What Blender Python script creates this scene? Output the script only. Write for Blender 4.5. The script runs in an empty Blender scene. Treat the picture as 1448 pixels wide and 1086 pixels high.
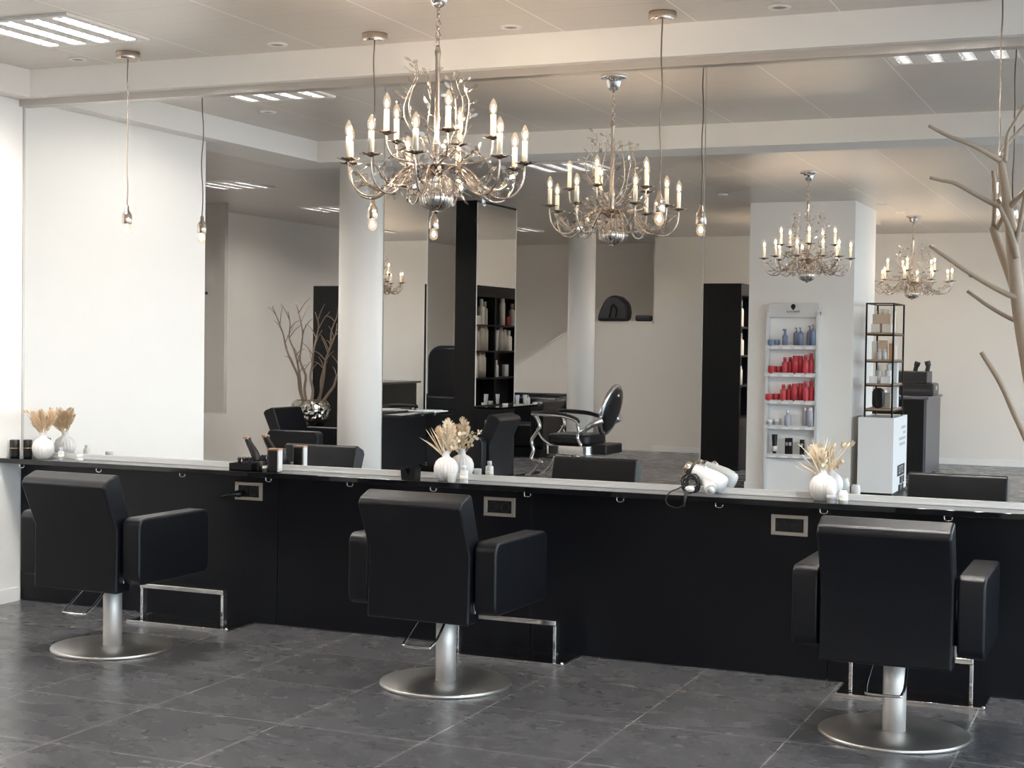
import bpy, math, random
from mathutils import Vector, Matrix
random.seed(7)
SC = bpy.context.scene
COL = SC.collection
PI = math.pi
R = math.radians

# ---------------------------------------------------------------- geometry collector
class G:
    def __init__(s):
        s.v = []; s.f = []; s.sm = []; s.mi = []
    def add(s, vs, fs, smooth=False, mi=0):
        n = len(s.v)
        s.v += [tuple(p) for p in vs]
        for f in fs:
            s.f.append([i + n for i in f]); s.sm.append(smooth); s.mi.append(mi)
        return s
    def box(s, x0, x1, y0, y1, z0, z1, mi=0, smooth=False):
        if x0 > x1: x0, x1 = x1, x0
        if y0 > y1: y0, y1 = y1, y0
        if z0 > z1: z0, z1 = z1, z0
        vs = [(x0,y0,z0),(x1,y0,z0),(x1,y1,z0),(x0,y1,z0),(x0,y0,z1),(x1,y0,z1),(x1,y1,z1),(x0,y1,z1)]
        fs = [(3,2,1,0),(4,5,6,7),(0,1,5,4),(1,2,6,5),(2,3,7,6),(3,0,4,7)]
        return s.add(vs, fs, smooth, mi)
    def prism(s, prof, axis, a, b, mi=0, smooth=False):
        # prof: 2D outline; axis 'x': (y,z) 'y': (x,z) 'z': (x,y)
        def P(p, t):
            return {'x': (t, p[0], p[1]), 'y': (p[0], t, p[1]), 'z': (p[0], p[1], t)}[axis]
        n = len(prof)
        vs = [P(p, a) for p in prof] + [P(p, b) for p in prof]
        area = sum(prof[i][0]*prof[(i+1)%n][1] - prof[(i+1)%n][0]*prof[i][1] for i in range(n))
        flip = (area < 0) ^ (b < a) ^ (axis == 'y')
        fs = [list(range(n))[::-1], list(range(n, 2*n))]
        fs += [(i, (i+1) % n, n+(i+1) % n, n+i) for i in range(n)]
        if flip: fs = [list(f)[::-1] for f in fs]
        return s.add(vs, fs, smooth, mi)
    def lathe(s, prof, seg=24, c=(0,0,0), mi=0, smooth=True, flute=0, fl=0.0, sx=1, sy=1):
        # prof: (r,z) from bottom to top
        vs = []; fs = []
        for r, z in prof:
            for k in range(seg):
                a = 2*PI*k/seg
                rr = r*(1+fl*math.cos(flute*a)) if flute else r
                vs.append((c[0]+rr*math.cos(a)*sx, c[1]+rr*math.sin(a)*sy, c[2]+z))
        m = len(prof)
        for i in range(m-1):
            for k in range(seg):
                fs.append((i*seg+k, i*seg+(k+1) % seg, (i+1)*seg+(k+1) % seg, (i+1)*seg+k))
        s.add(vs, fs, smooth, mi)
        n = len(s.v)-len(vs)
        if prof[0][0] > 1e-6:
            s.f.append([n+k for k in range(seg)][::-1]); s.sm.append(False); s.mi.append(mi)
        if prof[-1][0] > 1e-6:
            s.f.append([n+(m-1)*seg+k for k in range(seg)]); s.sm.append(False); s.mi.append(mi)
        return s
    def cyl(s, r, z0, z1, c=(0,0), seg=24, mi=0):
        return s.lathe([(r, z0), (r, z1)], seg, (c[0], c[1], 0), mi)
    def tube(s, pts, r, seg=8, mi=0, closed=False, flat=1.0):
        pts = [Vector(p) for p in pts]
        n = len(pts)
        rs = r if isinstance(r, (list, tuple)) else [r]*n
        tang = []
        for i in range(n):
            if closed: t = pts[(i+1) % n]-pts[i-1]
            else: t = pts[min(i+1, n-1)]-pts[max(i-1, 0)]
            tang.append(t.normalized() if t.length > 1e-9 else Vector((0,0,1)))
        up = Vector((0,0,1)) if abs(tang[0].z) < .9 else Vector((1,0,0))
        nrm = (up - tang[0]*up.dot(tang[0])).normalized()
        vs = []
        for i in range(n):
            if i:
                nrm = (nrm - tang[i]*nrm.dot(tang[i]))
                nrm = nrm.normalized() if nrm.length > 1e-6 else tang[i].orthogonal().normalized()
            b = tang[i].cross(nrm)
            for k in range(seg):
                a = 2*PI*k/seg
                vs.append(pts[i] + (nrm*math.cos(a)*flat + b*math.sin(a))*rs[i])
        fs = []
        m = n if closed else n-1
        for i in range(m):
            j = (i+1) % n
            for k in range(seg):
                fs.append((i*seg+k, i*seg+(k+1) % seg, j*seg+(k+1) % seg, j*seg+k))
        s.add(vs, fs, True, mi)
        if not closed:
            q = len(s.v)-len(vs)
            s.f.append([q+k for k in range(seg)][::-1]); s.sm.append(False); s.mi.append(mi)
            s.f.append([q+(n-1)*seg+k for k in range(seg)]); s.sm.append(False); s.mi.append(mi)
        return s
    def ball(s, c, r, seg=10, rings=6, mi=0, sc=(1,1,1)):
        prof = [(max(0, math.sin(PI*i/rings))*1.0, -math.cos(PI*i/rings)) for i in range(rings+1)]
        vs = []
        for a, z in prof:
            for k in range(seg):
                t = 2*PI*k/seg
                vs.append((c[0]+r*a*math.cos(t)*sc[0], c[1]+r*a*math.sin(t)*sc[1], c[2]+r*z*sc[2]))
        fs = []
        for i in range(rings):
            for k in range(seg):
                fs.append((i*seg+k, i*seg+(k+1) % seg, (i+1)*seg+(k+1) % seg, (i+1)*seg+k))
        return s.add(vs, fs, True, mi)
    def leaf(s, p, d, n, L, w, t=.0012, mi=0):
        # a small solid leaf from p along d, flat normal n
        p = Vector(p); d = Vector(d).normalized(); n = Vector(n)
        n = n - d*n.dot(d)
        n = n.normalized() if n.length > 1e-6 else d.orthogonal().normalized()
        b = d.cross(n)
        o = [(0,0),(.3,.42),(.62,.5),(.88,.28),(1,0),(.88,-.28),(.62,-.5),(.3,-.42)]
        up = [p+d*(x*L)+b*(y*w)+n*t for x, y in o]; dn = [p+d*(x*L)+b*(y*w)-n*t for x, y in o]
        k = len(o)
        fs = [list(range(k)), list(range(k, 2*k))[::-1]] + [(i, k+i, k+(i+1) % k, (i+1) % k) for i in range(k)]
        return s.add(up+dn, fs, False, mi)

def curve(pts, n=6):
    """Catmull-Rom through the points"""
    P = [Vector(p) for p in pts]
    out = []
    for i in range(len(P)-1):
        a = P[i-1] if i else P[0]*2-P[1]
        b, c = P[i], P[i+1]
        d = P[i+2] if i+2 < len(P) else P[-1]*2-P[-2]
        for k in range(n):
            t = k/n
            out.append(.5*((2*b)+(c-a)*t+(2*a-5*b+4*c-d)*t*t+(3*b-a-3*c+d)*t**3))
    out.append(P[-1])
    return out

def rrect(x0, x1, y0, y1, r, n=5):
    o = []
    for cx, cy, a0 in ((x1-r, y0+r, -90), (x1-r, y1-r, 0), (x0+r, y1-r, 90), (x0+r, y0+r, 180)):
        for k in range(n+1):
            a = R(a0+90*k/n); o.append((cx+r*math.cos(a), cy+r*math.sin(a)))
    return o

def build(name, g, mats, parent=None, loc=None, rot=None, bevel=0, seg=3, label=None):
    me = bpy.data.meshes.new(name)
    me.from_pydata(g.v, [], g.f)
    for m in (mats if isinstance(mats, (list, tuple)) else [mats]): me.materials.append(m)
    me.polygons.foreach_set('use_smooth', [bool(x) or bevel > 0 for x in g.sm])
    me.polygons.foreach_set('material_index', g.mi)
    me.update()
    o = bpy.data.objects.new(name, me); COL.objects.link(o)
    if bevel:
        b = o.modifiers.new('bevel', 'BEVEL'); b.width = bevel; b.segments = seg; b.limit_method = 'ANGLE'
        b.angle_limit = R(32); b.harden_normals = True
    if parent: o.parent = parent
    if loc: o.location = loc
    if rot: o.rotation_euler = rot
    if label: o['label'] = label
    return o

def tag(o, label, cat, group=None, kind=None):
    o['label'] = label; o['category'] = cat
    if group: o['group'] = group
    if kind: o['kind'] = kind
    return o

def thing(name, label, cat, loc=(0,0,0), rz=0, group=None):
    o = bpy.data.objects.new(name, None); COL.objects.link(o)
    o.empty_display_size = .05
    o.location = loc; o.rotation_euler = (0, 0, rz)
    return tag(o, label, cat, group)

def struct(name, g, m, bevel=0):
    o = build(name, g, m, bevel=bevel); o['kind'] = 'structure'
    return o

def dup(root, loc, rz, label, group=None, scale=None):
    def cp(o, par):
        c = o.copy(); COL.objects.link(c); c.parent = par
        for ch in list(o.children): cp(ch, c)
        return c
    r = cp(root, None)
    r.location = loc; r.rotation_euler = (0, 0, rz); r['label'] = label
    if group: r['group'] = group
    if scale: r.scale = scale
    return r

ORD = ['first','second','third','fourth','fifth','sixth','seventh','eighth','ninth','tenth','eleventh','twelfth']

# ---------------------------------------------------------------- materials
def mat(name, col, rough=.5, metal=0., bump=0., bscale=200., var=0., vscale=6., spec=.5, coat=0., emit=None, estr=0., trans=0.):
    m = bpy.data.materials.new(name); m.use_nodes = True
    nt = m.node_tree; b = nt.nodes['Principled BSDF']
    b.inputs['Base Color'].default_value = (*col, 1)
    b.inputs['Roughness'].default_value = rough
    b.inputs['Metallic'].default_value = metal
    b.inputs['Specular IOR Level'].default_value = spec
    b.inputs['Coat Weight'].default_value = coat
    b.inputs['Transmission Weight'].default_value = trans
    if emit:
        b.inputs['Emission Color'].default_value = (*emit, 1); b.inputs['Emission Strength'].default_value = estr
    tc = nt.nodes.new('ShaderNodeTexCoord')
    if var:
        nz = nt.nodes.new('ShaderNodeTexNoise'); nz.inputs['Scale'].default_value = vscale; nz.inputs['Detail'].default_value = 4
        nt.links.new(tc.outputs['Object'], nz.inputs['Vector'])
        mx = nt.nodes.new('ShaderNodeMix'); mx.data_type = 'RGBA'
        mx.inputs['A'].default_value = (*[c*(1-var) for c in col], 1); mx.inputs['B'].default_value = (*[min(1, c*(1+var)) for c in col], 1)
        nt.links.new(nz.outputs['Fac'], mx.inputs['Factor']); nt.links.new(mx.outputs['Result'], b.inputs['Base Color'])
    if bump:
        n2 = nt.nodes.new('ShaderNodeTexNoise'); n2.inputs['Scale'].default_value = bscale; n2.inputs['Detail'].default_value = 3
        nt.links.new(tc.outputs['Object'], n2.inputs['Vector'])
        bp = nt.nodes.new('ShaderNodeBump'); bp.inputs['Strength'].default_value = bump; bp.inputs['Distance'].default_value = .002
        nt.links.new(n2.outputs['Fac'], bp.inputs['Height']); nt.links.new(bp.outputs['Normal'], b.inputs['Normal'])
    return m

def math_node(nt, op, a, b=None):
    n = nt.nodes.new('ShaderNodeMath'); n.operation = op
    for i, x in enumerate((a, b)):
        if x is None: continue
        if isinstance(x, (int, float)): n.inputs[i].default_value = x
        else: nt.links.new(x, n.inputs[i])
    return n.outputs[0]

def lines(nt, coord, period, off, width):
    """1 within `width` of every line coord = off + k*period"""
    t = math_node(nt, 'FRACT', math_node(nt, 'DIVIDE', math_node(nt, 'SUBTRACT', coord, off), period))
    d = math_node(nt, 'ABSOLUTE', math_node(nt, 'SUBTRACT', t, .5))
    return math_node(nt, 'GREATER_THAN', d, .5-width/(2*period))

def tile_floor():
    m = mat('slate tile', (.05,.05,.055), .3)
    nt = m.node_tree; b = nt.nodes['Principled BSDF']
    geo = nt.nodes.new('ShaderNodeNewGeometry')
    sx = nt.nodes.new('ShaderNodeSeparateXYZ'); nt.links.new(geo.outputs['Position'], sx.inputs[0])
    lx = lines(nt, sx.outputs['X'], .6, 0.0, .006)
    ly = lines(nt, sx.outputs['Y'], .598, -.489, .006)
    g = math_node(nt, 'MAXIMUM', lx, ly)
    mp = nt.nodes.new('ShaderNodeMapping'); mp.inputs['Scale'].default_value = (1.3, 2.4, 1)
    nt.links.new(geo.outputs['Position'], mp.inputs['Vector'])
    nz = nt.nodes.new('ShaderNodeTexNoise'); nz.inputs['Scale'].default_value = 3.2; nz.inputs['Detail'].default_value = 7; nz.inputs['Roughness'].default_value = .55
    nt.links.new(mp.outputs[0], nz.inputs['Vector'])
    cr = nt.nodes.new('ShaderNodeValToRGB')
    cr.color_ramp.elements[0].position = .3; cr.color_ramp.elements[0].color = (.088,.089,.096,1)
    cr.color_ramp.elements[1].position = .75; cr.color_ramp.elements[1].color = (.105,.105,.112,1)
    nt.links.new(nz.outputs['Fac'], cr.inputs[0])
    mx = nt.nodes.new('ShaderNodeMix'); mx.data_type = 'RGBA'
    mx.inputs['B'].default_value = (.30,.29,.28,1)
    nt.links.new(cr.outputs[0], mx.inputs['A']); nt.links.new(g, mx.inputs['Factor']); nt.links.new(mx.outputs['Result'], b.inputs['Base Color'])
    rr = math_node(nt, 'ADD', math_node(nt, 'MULTIPLY', nz.outputs['Fac'], .14), .20)
    nt.links.new(rr, b.inputs['Roughness'])
    bp = nt.nodes.new('ShaderNodeBump'); bp.inputs['Strength'].default_value = .06; bp.inputs['Distance'].default_value = .002
    nt.links.new(math_node(nt, 'SUBTRACT', nz.outputs['Fac'], g), bp.inputs['Height']); nt.links.new(bp.outputs[0], b.inputs['Normal'])
    return m

def ceiling_mat():
    m = mat('satin metal ceiling panel', (.68,.63,.58), .34, .3)
    nt = m.node_tree; b = nt.nodes['Principled BSDF']
    geo = nt.nodes.new('ShaderNodeNewGeometry')
    sx = nt.nodes.new('ShaderNodeSeparateXYZ'); nt.links.new(geo.outputs['Position'], sx.inputs[0])
    lx = lines(nt, sx.outputs['X'], .632, .553, .006)
    ly = lines(nt, sx.outputs['Y'], .312, -.2, .004)
    m1 = nt.nodes.new('ShaderNodeMix'); m1.data_type = 'RGBA'
    m1.inputs['A'].default_value = (.66,.62,.58,1); m1.inputs['B'].default_value = (.5,.46,.42,1)
    nt.links.new(ly, m1.inputs['Factor'])
    m2 = nt.nodes.new('ShaderNodeMix'); m2.data_type = 'RGBA'; m2.inputs['B'].default_value = (.95,.93,.9,1)
    nt.links.new(m1.outputs['Result'], m2.inputs['A']); nt.links.new(lx, m2.inputs['Factor'])
    nt.links.new(m2.outputs['Result'], b.inputs['Base Color'])
    nt.links.new(math_node(nt, 'SUBTRACT', .3, math_node(nt, 'MULTIPLY', lx, .3)), b.inputs['Metallic'])
    # each narrow panel is very slightly pillowed
    t = math_node(nt, 'FRACT', math_node(nt, 'DIVIDE', math_node(nt, 'ADD', sx.outputs['Y'], .2), .312))
    h = math_node(nt, 'MULTIPLY', t, math_node(nt, 'SUBTRACT', 1.0, t))
    bp = nt.nodes.new('ShaderNodeBump'); bp.inputs['Strength'].default_value = .35; bp.inputs['Distance'].default_value = .004
    nt.links.new(h, bp.inputs['Height']); nt.links.new(bp.outputs[0], b.inputs['Normal'])
    return m

def thin_glass(name, tint=(1,1,1), gl=.02, glow=None, ior=1.45):
    m = bpy.data.materials.new(name); m.use_nodes = True
    nt = m.node_tree; nt.nodes.clear()
    o = nt.nodes.new('ShaderNodeOutputMaterial'); mx = nt.nodes.new('ShaderNodeMixShader')
    fr = nt.nodes.new('ShaderNodeFresnel'); fr.inputs[0].default_value = ior
    t = nt.nodes.new('ShaderNodeBsdfTransparent'); t.inputs[0].default_value = (*tint, 1)
    g = nt.nodes.new('ShaderNodeBsdfGlossy'); g.inputs['Roughness'].default_value = gl
    ge = nt.nodes.new('ShaderNodeNewGeometry')
    fac = math_node(nt, 'MULTIPLY', fr.outputs[0], math_node(nt, 'SUBTRACT', 1.0, ge.outputs['Backfacing']))
    base = t.outputs[0]
    if glow:
        e = nt.nodes.new('ShaderNodeEmission'); e.inputs[0].default_value = (*glow[0], 1); e.inputs[1].default_value = glow[1]
        m2 = nt.nodes.new('ShaderNodeMixShader'); m2.inputs[0].default_value = glow[2]
        nt.links.new(t.outputs[0], m2.inputs[1]); nt.links.new(e.outputs[0], m2.inputs[2]); base = m2.outputs[0]
    nt.links.new(fac, mx.inputs[0]); nt.links.new(base, mx.inputs[1]); nt.links.new(g.outputs[0], mx.inputs[2])
    nt.links.new(mx.outputs[0], o.inputs[0])
    return m

def emission(name, col, s):
    m = bpy.data.materials.new(name); m.use_nodes = True
    nt = m.node_tree; nt.nodes.clear()
    o = nt.nodes.new('ShaderNodeOutputMaterial'); e = nt.nodes.new('ShaderNodeEmission')
    e.inputs[0].default_value = (*col, 1); e.inputs[1].default_value = s
    nt.links.new(e.outputs[0], o.inputs[0])
    return m

M = dict(
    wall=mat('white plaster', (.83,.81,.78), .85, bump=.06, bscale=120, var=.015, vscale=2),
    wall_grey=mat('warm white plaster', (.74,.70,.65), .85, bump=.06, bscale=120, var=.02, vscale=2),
    trim=mat('white painted trim', (.82,.80,.77), .5),
    trim_grey=mat('grey aluminium trim', (.55,.52,.49), .35, .6),
    floor=tile_floor(), ceil=ceiling_mat(),
    panel=mat('black laminate', (.003,.0035,.006), .34, bump=.02, bscale=300, spec=.3),
    blackgloss=mat('black glass shelf', (.006,.006,.007), .035, coat=.25),
    blackmatt=mat('matt black lacquer', (.003,.003,.004), .45, spec=.3),
    leather=mat('black leather', (.0045,.005,.0075), .36, bump=.22, bscale=420, spec=.35),
    steel=mat('brushed steel', (.66,.64,.615), .40, 1., bump=.04, bscale=600),
    satin=mat('satin aluminium', (.74,.72,.70), .5, .7),
    chrome=mat('polished chrome', (.86,.85,.84), .07, 1.),
    silver=mat('champagne silver leaf', (.60,.51,.43), .2, 1.),
    nickel=mat('polished nickel', (.70,.60,.52), .18, 1.),
    traymetal=mat('darkened nickel tray', (.34,.27,.215), .25, 1.),
    alu=mat('aluminium channel', (.60,.60,.60), .4, .25),
    candle=mat('candle sleeve', (.86,.80,.68), .6),
    filament=emission('warm filament', (1.0,.79,.58), 480.),
    bulbglass=thin_glass('clear bulb glass', (1,.97,.92), glow=((1,.76,.52), 1.0, .2)),
    crystal=thin_glass('clear crystal leaf', (.90,.87,.83), .14, ior=4.6),
    glass=thin_glass('window glass', (.97,.985,.98)),
    cord=mat('brown textile cord', (.17,.13,.10), .8),
    louvre=mat('mirror louvre', (.85,.86,.88), .25, .5),
    tubelight=emission('fluorescent tube', (1.,.955,.90), 260.),
    ceramic=mat('white ceramic', (.74,.72,.695), .25, var=.03, vscale=14),
    dried=mat('dried grass beige', (.71,.54,.36), .9, var=.2, vscale=40),
    driedpale=mat('dried grass cream', (.84,.73,.57), .9, var=.15, vscale=40),
    driedbrown=mat('dried seed head brown', (.36,.24,.14), .9, var=.2, vscale=40),
    white=mat('white plastic', (.66,.66,.655), .35),
    whitebox=mat('white lacquer box', (.84,.84,.84), .4),
    ink=mat('black ink', (.01,.01,.01), .6),
    greyink=mat('grey ink', (.5,.5,.5), .7),
    blue=mat('blue grey bottle', (.19,.24,.36), .3),
    lilac=mat('silver lilac bottle', (.42,.43,.50), .3),
    red=mat('coral red bottle', (.52,.045,.06), .35),
    black=mat('black plastic', (.008,.008,.009), .3),
    darkgrey=mat('dark grey plastic', (.035,.035,.04), .4),
    deskside=mat('dark grey laminate', (.10,.10,.115), .35),
    beige=mat('kraft beige carton', (.62,.48,.35), .7, var=.05),
    cream=mat('cream carton', (.80,.74,.66), .6),
    taupe=mat('taupe carton', (.46,.41,.35), .5),
    copper=mat('copper plastic', (.55,.32,.2), .3, .7),
    wood=mat('oak shelf', (.33,.23,.15), .6, var=.2, vscale=30),
    branch=mat('pale dead wood', (.36,.275,.20), .45, bump=.25, bscale=30, var=.25, vscale=5),
    bark=mat('grey brown bark', (.20,.145,.105), .8, bump=.4, bscale=60, var=.3, vscale=12),
    socket=mat('nickel socket frame', (.60,.55,.48), .32, .8),
    pave=mat('pavement', (.3,.3,.3), .9, var=.1),
    shutter=mat('grey fabric panel', (.40,.375,.345), .9),
    paper=mat('white paper', (.86,.86,.85), .8),
    gold=mat('brass gold', (.65,.45,.2), .3, 1.),
    seatgrey=mat('dark bag nylon', (.010,.010,.012), .5, bump=.3, bscale=60),
)
def mirror_mat():
    m = bpy.data.materials.new('mirror silver'); m.use_nodes = True
    nt = m.node_tree; nt.nodes.clear()
    o = nt.nodes.new('ShaderNodeOutputMaterial'); g = nt.nodes.new('ShaderNodeBsdfGlossy')
    g.inputs['Color'].default_value = (.90,.905,.90,1); g.inputs['Roughness'].default_value = 0
    nt.links.new(g.outputs[0], o.inputs[0]); return m
M['mirror'] = mirror_mat()

# hammered pot
def hammered():
    m = mat('hammered silver', (.66,.62,.56), .12, 1.)
    nt = m.node_tree; b = nt.nodes['Principled BSDF']; tc = nt.nodes.new('ShaderNodeTexCoord')
    v = nt.nodes.new('ShaderNodeTexVoronoi'); v.inputs['Scale'].default_value = 16
    nt.links.new(tc.outputs['Object'], v.inputs['Vector'])
    bp = nt.nodes.new('ShaderNodeBump'); bp.inputs['Strength'].default_value = .9; bp.inputs['Distance'].default_value = .03
    nt.links.new(v.outputs['Distance'], bp.inputs['Height']); nt.links.new(bp.outputs[0], b.inputs['Normal'])
    return m
M['hammered'] = hammered()

# ---------------------------------------------------------------- camera
cam = bpy.data.cameras.new('camera'); co = bpy.data.objects.new('camera', cam); COL.objects.link(co)
f_px, yaw, pitch, roll = 2136.602, R(23.01841804), R(-1.63214513), R(0.79768698)
fw = Vector((-math.sin(yaw)*math.cos(pitch), math.cos(yaw)*math.cos(pitch), math.sin(pitch)))
rt = Vector((math.cos(yaw), math.sin(yaw), 0)); up = rt.cross(fw)
r2 = rt*math.cos(roll)+up*math.sin(roll); u2 = up*math.cos(roll)-rt*math.sin(roll)
CAMP = Vector((1.82137, -6.59808, 1.46589))
mw = Matrix((( r2.x, u2.x, -fw.x, CAMP.x), (r2.y, u2.y, -fw.y, CAMP.y), (r2.z, u2.z, -fw.z, CAMP.z), (0,0,0,1)))
co.matrix_world = mw
cam.sensor_width = 36; cam.lens = f_px*36/1448; cam.clip_start = .05; cam.clip_end = 200
SC.camera = co

# ================================================================= SETTING
CZ = 2.89; BZ = 2.742; XL = -3.912; XR = 3.9; YF = -12.95
struct('floor', G().box(-8.2, XR+.2, -14.3, .2, -.1, 0), M['floor'])
struct('ceiling', G().box(-8.2, XR+.2, -14.3, .2, CZ, CZ+.12), M['ceil'])
struct('wall_mirror', G().box(XL, XR, .012, .2, 0, CZ), M['wall'])
struct('wall_left', G().box(XL-.14, XL, -1.73, .2, 0, BZ), M['wall'])
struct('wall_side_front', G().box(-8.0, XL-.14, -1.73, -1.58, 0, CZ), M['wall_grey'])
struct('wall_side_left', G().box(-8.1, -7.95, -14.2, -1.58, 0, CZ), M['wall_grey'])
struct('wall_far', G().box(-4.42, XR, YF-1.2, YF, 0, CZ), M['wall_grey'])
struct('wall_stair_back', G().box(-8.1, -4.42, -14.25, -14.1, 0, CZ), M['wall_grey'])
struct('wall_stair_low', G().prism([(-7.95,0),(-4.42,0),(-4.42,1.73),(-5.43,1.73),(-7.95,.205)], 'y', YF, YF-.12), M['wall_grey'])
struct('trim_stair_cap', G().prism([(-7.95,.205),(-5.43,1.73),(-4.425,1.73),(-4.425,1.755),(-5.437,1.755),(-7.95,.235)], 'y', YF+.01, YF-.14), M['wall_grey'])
# right wall: shop window front
g = G().box(XR, XR+.15, -14.2, .2, 0, .12).box(XR, XR+.15, -14.2, .2, 2.72, CZ)
YW = [-.25, -2.3, -4.35, -6.4, -8.45, -10.5, -12.55]
edges = [.2]+YW+[-14.2]
g.box(XR, XR+.15, -.25, .2, .12, 2.72).box(XR, XR+.15, -14.2, -12.55, .12, 2.72)
struct('wall_right', g, M['wall'])
for i in range(len(YW)-1):
    a, b = YW[i+1], YW[i]
    fr = G()
    fr.box(XR+.02, XR+.10, a, a+.05, .12, 2.72).box(XR+.02, XR+.10, b-.05, b, .12, 2.72)
    fr.box(XR+.02, XR+.10, a+.05, b-.05, .12, .18).box(XR+.02, XR+.10, a+.05, b-.05, 2.66, 2.72)
    w = struct('window_%d' % (i+1), fr, M['trim'])
    build('window_pane', G().box(XR+.055, XR+.065, a+.05, b-.05, .18, 2.66), M['glass'], w)['kind'] = 'structure'
struct('ground', G().box(XR+.2, 40, -30, 16, -.2, -.12), M['pave'])
# ceiling drop beams (coffer)
struct('trim_1', G().box(XL-.2, XR, -.09, .2, BZ+.003, CZ), M['wall'])
struct('trim_2', G().box(-4.2, -3.79, -3.33, -.09, BZ, CZ), M['wall'])
struct('trim_3', G().box(-3.79, XR, -3.33, -2.95, BZ-.004, CZ), M['wall'])
struct('trim_4', G().box(XL, XR, -.035, .012, 2.708, BZ+.003), M['trim_grey'])
g = G().box(XL-.001, XL+.012, -1.73, -.03, 0, .075)
struct('baseboard_left', g, M['trim'])
struct('baseboard_far', G().box(-4.40, XR, YF, YF+.015, 0, .075), M['trim'])
# square pillar + round columns
struct('pillar', G().box(-1.963, -.912, -9.58, -8.4, 0, CZ), M['wall'])
struct('baseboard_pillar', G().box(-1.975, -.90, -8.4, -8.387, 0, .075).box(-.912, -.899, -9.58, -8.387, 0, .075), M['trim'])
for i, (x, y, r, zt) in enumerate(((-3.525, -3.14, .162, BZ), (-4.36, -10.0, .158, CZ))):
    g = G().cyl(r, 0, zt, seg=48)
    o = build('round_column', g, M['wall'], loc=(x, y, 0)); o['kind'] = 'structure'
# hanging pale panel in the side area
t = thing('hanging_panel', 'tall grey panel hanging from the ceiling in the dim side area', 'panel', (-7.61, -7.0, 0))
build('panel', G().box(-.335, .34, -.03, .03, .66, CZ), M['shutter'], t)
build('knob', G().ball((.12, .045, 1.93), .018), M['black'], t)
build('bottom_rail', G().box(-.335, .34, -.032, .032, .645, .66), M['trim_grey'], t)

# ================================================================= MIRRORS, COUNTER
BACK = [XL, -1.677, -.056, 1.565, XR]
mlab = ['wide wall mirror panel reflecting the white left wall', 'wall mirror panel reflecting the round columns and barber chair',
        'wall mirror panel reflecting the white product display', 'wall mirror panel at the far right end of the counter']
for i in range(4):
    a, b = BACK[i]+.0022, BACK[i+1]-.0022
    o = build('wall_mirror', G().box(a, b, 0, .010, .822, 2.708), M['mirror'])
    tag(o, mlab[i], 'mirror', 'mirror panels above the counter')
tag(build('mirror_rail', G().box(XL+.002, XR-.01, -.018, .011, .796, .822).box(XL+.002, XR-.01, -.022, -.018, .796, .803), M['alu']),
    'light grey aluminium rail along the bottom edge of the wall mirrors', 'rail')
tag(build('mirror_edge_strip', G().box(XL+.0005, XL+.010, -.006, .011, .822, 2.708), M['trim_grey']),
    'thin dark grey strip where the mirror meets the left wall', 'strip')
cb = thing('counter_base', 'black panelled wall base under the styling shelf', 'counter', (0, 0, 0))
PJ = [XL+.002, -2.260, -.865, .536, 1.935, 3.33, XR-.01]
for i in range(len(PJ)-1):
    build('front_panel', G().box(PJ[i]+.002, PJ[i+1]-.002, -.012, .011, .004, .768), M['panel'], cb, bevel=.0015, seg=1)
sh = thing('styling_shelf', 'long glossy black shelf running under the wall mirrors', 'shelf', (0, 0, 0))
build('shelf_board', G().box(XL+.002, XR-.01, -.18, .011, .769, .795), M['blackgloss'], sh, bevel=.003, seg=2)
for x in (-3.78,-3.27,-2.744,-2.229,-1.767,-1.316,-.832,-.38,.078,.537,1.052,1.5):
    g = G().tube(curve([(x-.016,-.15,.770),(x-.016,-.15,.754),(x-.008,-.15,.748),(x+.008,-.15,.748),(x+.016,-.15,.754),(x+.016,-.15,.762),(x+.02,-.12,.764),(x+.035,-.06,.764)], 3), .0032, 6)
    build('hook', g, M['chrome'], sh)

# sockets
def socket(loc, rz, label, group='double sockets in the black counter base'):
    t = thing('wall_socket', label, 'socket', loc, rz, group)
    W, H = .081, .0455
    g = G()
    g.box(-W, W, -.010, 0, H-.016, H).box(-W, W, -.010, 0, -H, -H+.016).box(-W, -W+.018, -.010, 0, -H+.016, H-.016).box(W-.018, W, -.010, 0, -H+.016, H-.016)
    build('frame', g, M['socket'], t, bevel=.0015, seg=2)
    for sx in (-.033, .031):
        g = G().box(sx-.031, sx+.031, -.004, 0, -.029, .029)
        gg = []
        for k in range(24):
            a = 2*PI*k/24; gg.append((sx+.021*math.cos(a), -.0055, .021*math.sin(a)))
        g.tube(gg, .0022, 6, closed=True)
        g.box(sx-.010, sx-.006, -.006, -.004, -.003, .003).box(sx+.006, sx+.010, -.006, -.004, -.003, .003)
        build('outlet', g, M['black'], t)
    return t
socket((-2.431, -.012, .678), 0, 'double socket with plug, below the hair clippers')
socket((-1.030, -.012, .676), 0, 'double socket in nickel frame behind the middle chair')
socket((.361, -.012, .672), 0, 'double socket in nickel frame left of the right chair')
t = thing('power_plug', 'black plug in the left wall socket', 'plug', (-2.475, -.0205, .664))
g = G().lathe([(.017,0),(.019,.012),(.016,.035),(.008,.05),(.004,.075)], 14)
build('plug_body', g, M['black'], t, rot=(R(90), 0, R(-28)))
build('lead', G().tube(curve([(-.035,-.07,0),(-.06,-.085,-.01),(-.07,-.05,-.02),(-.055,.004,-.03)], 6), .0032, 6), M['black'], t)

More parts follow.
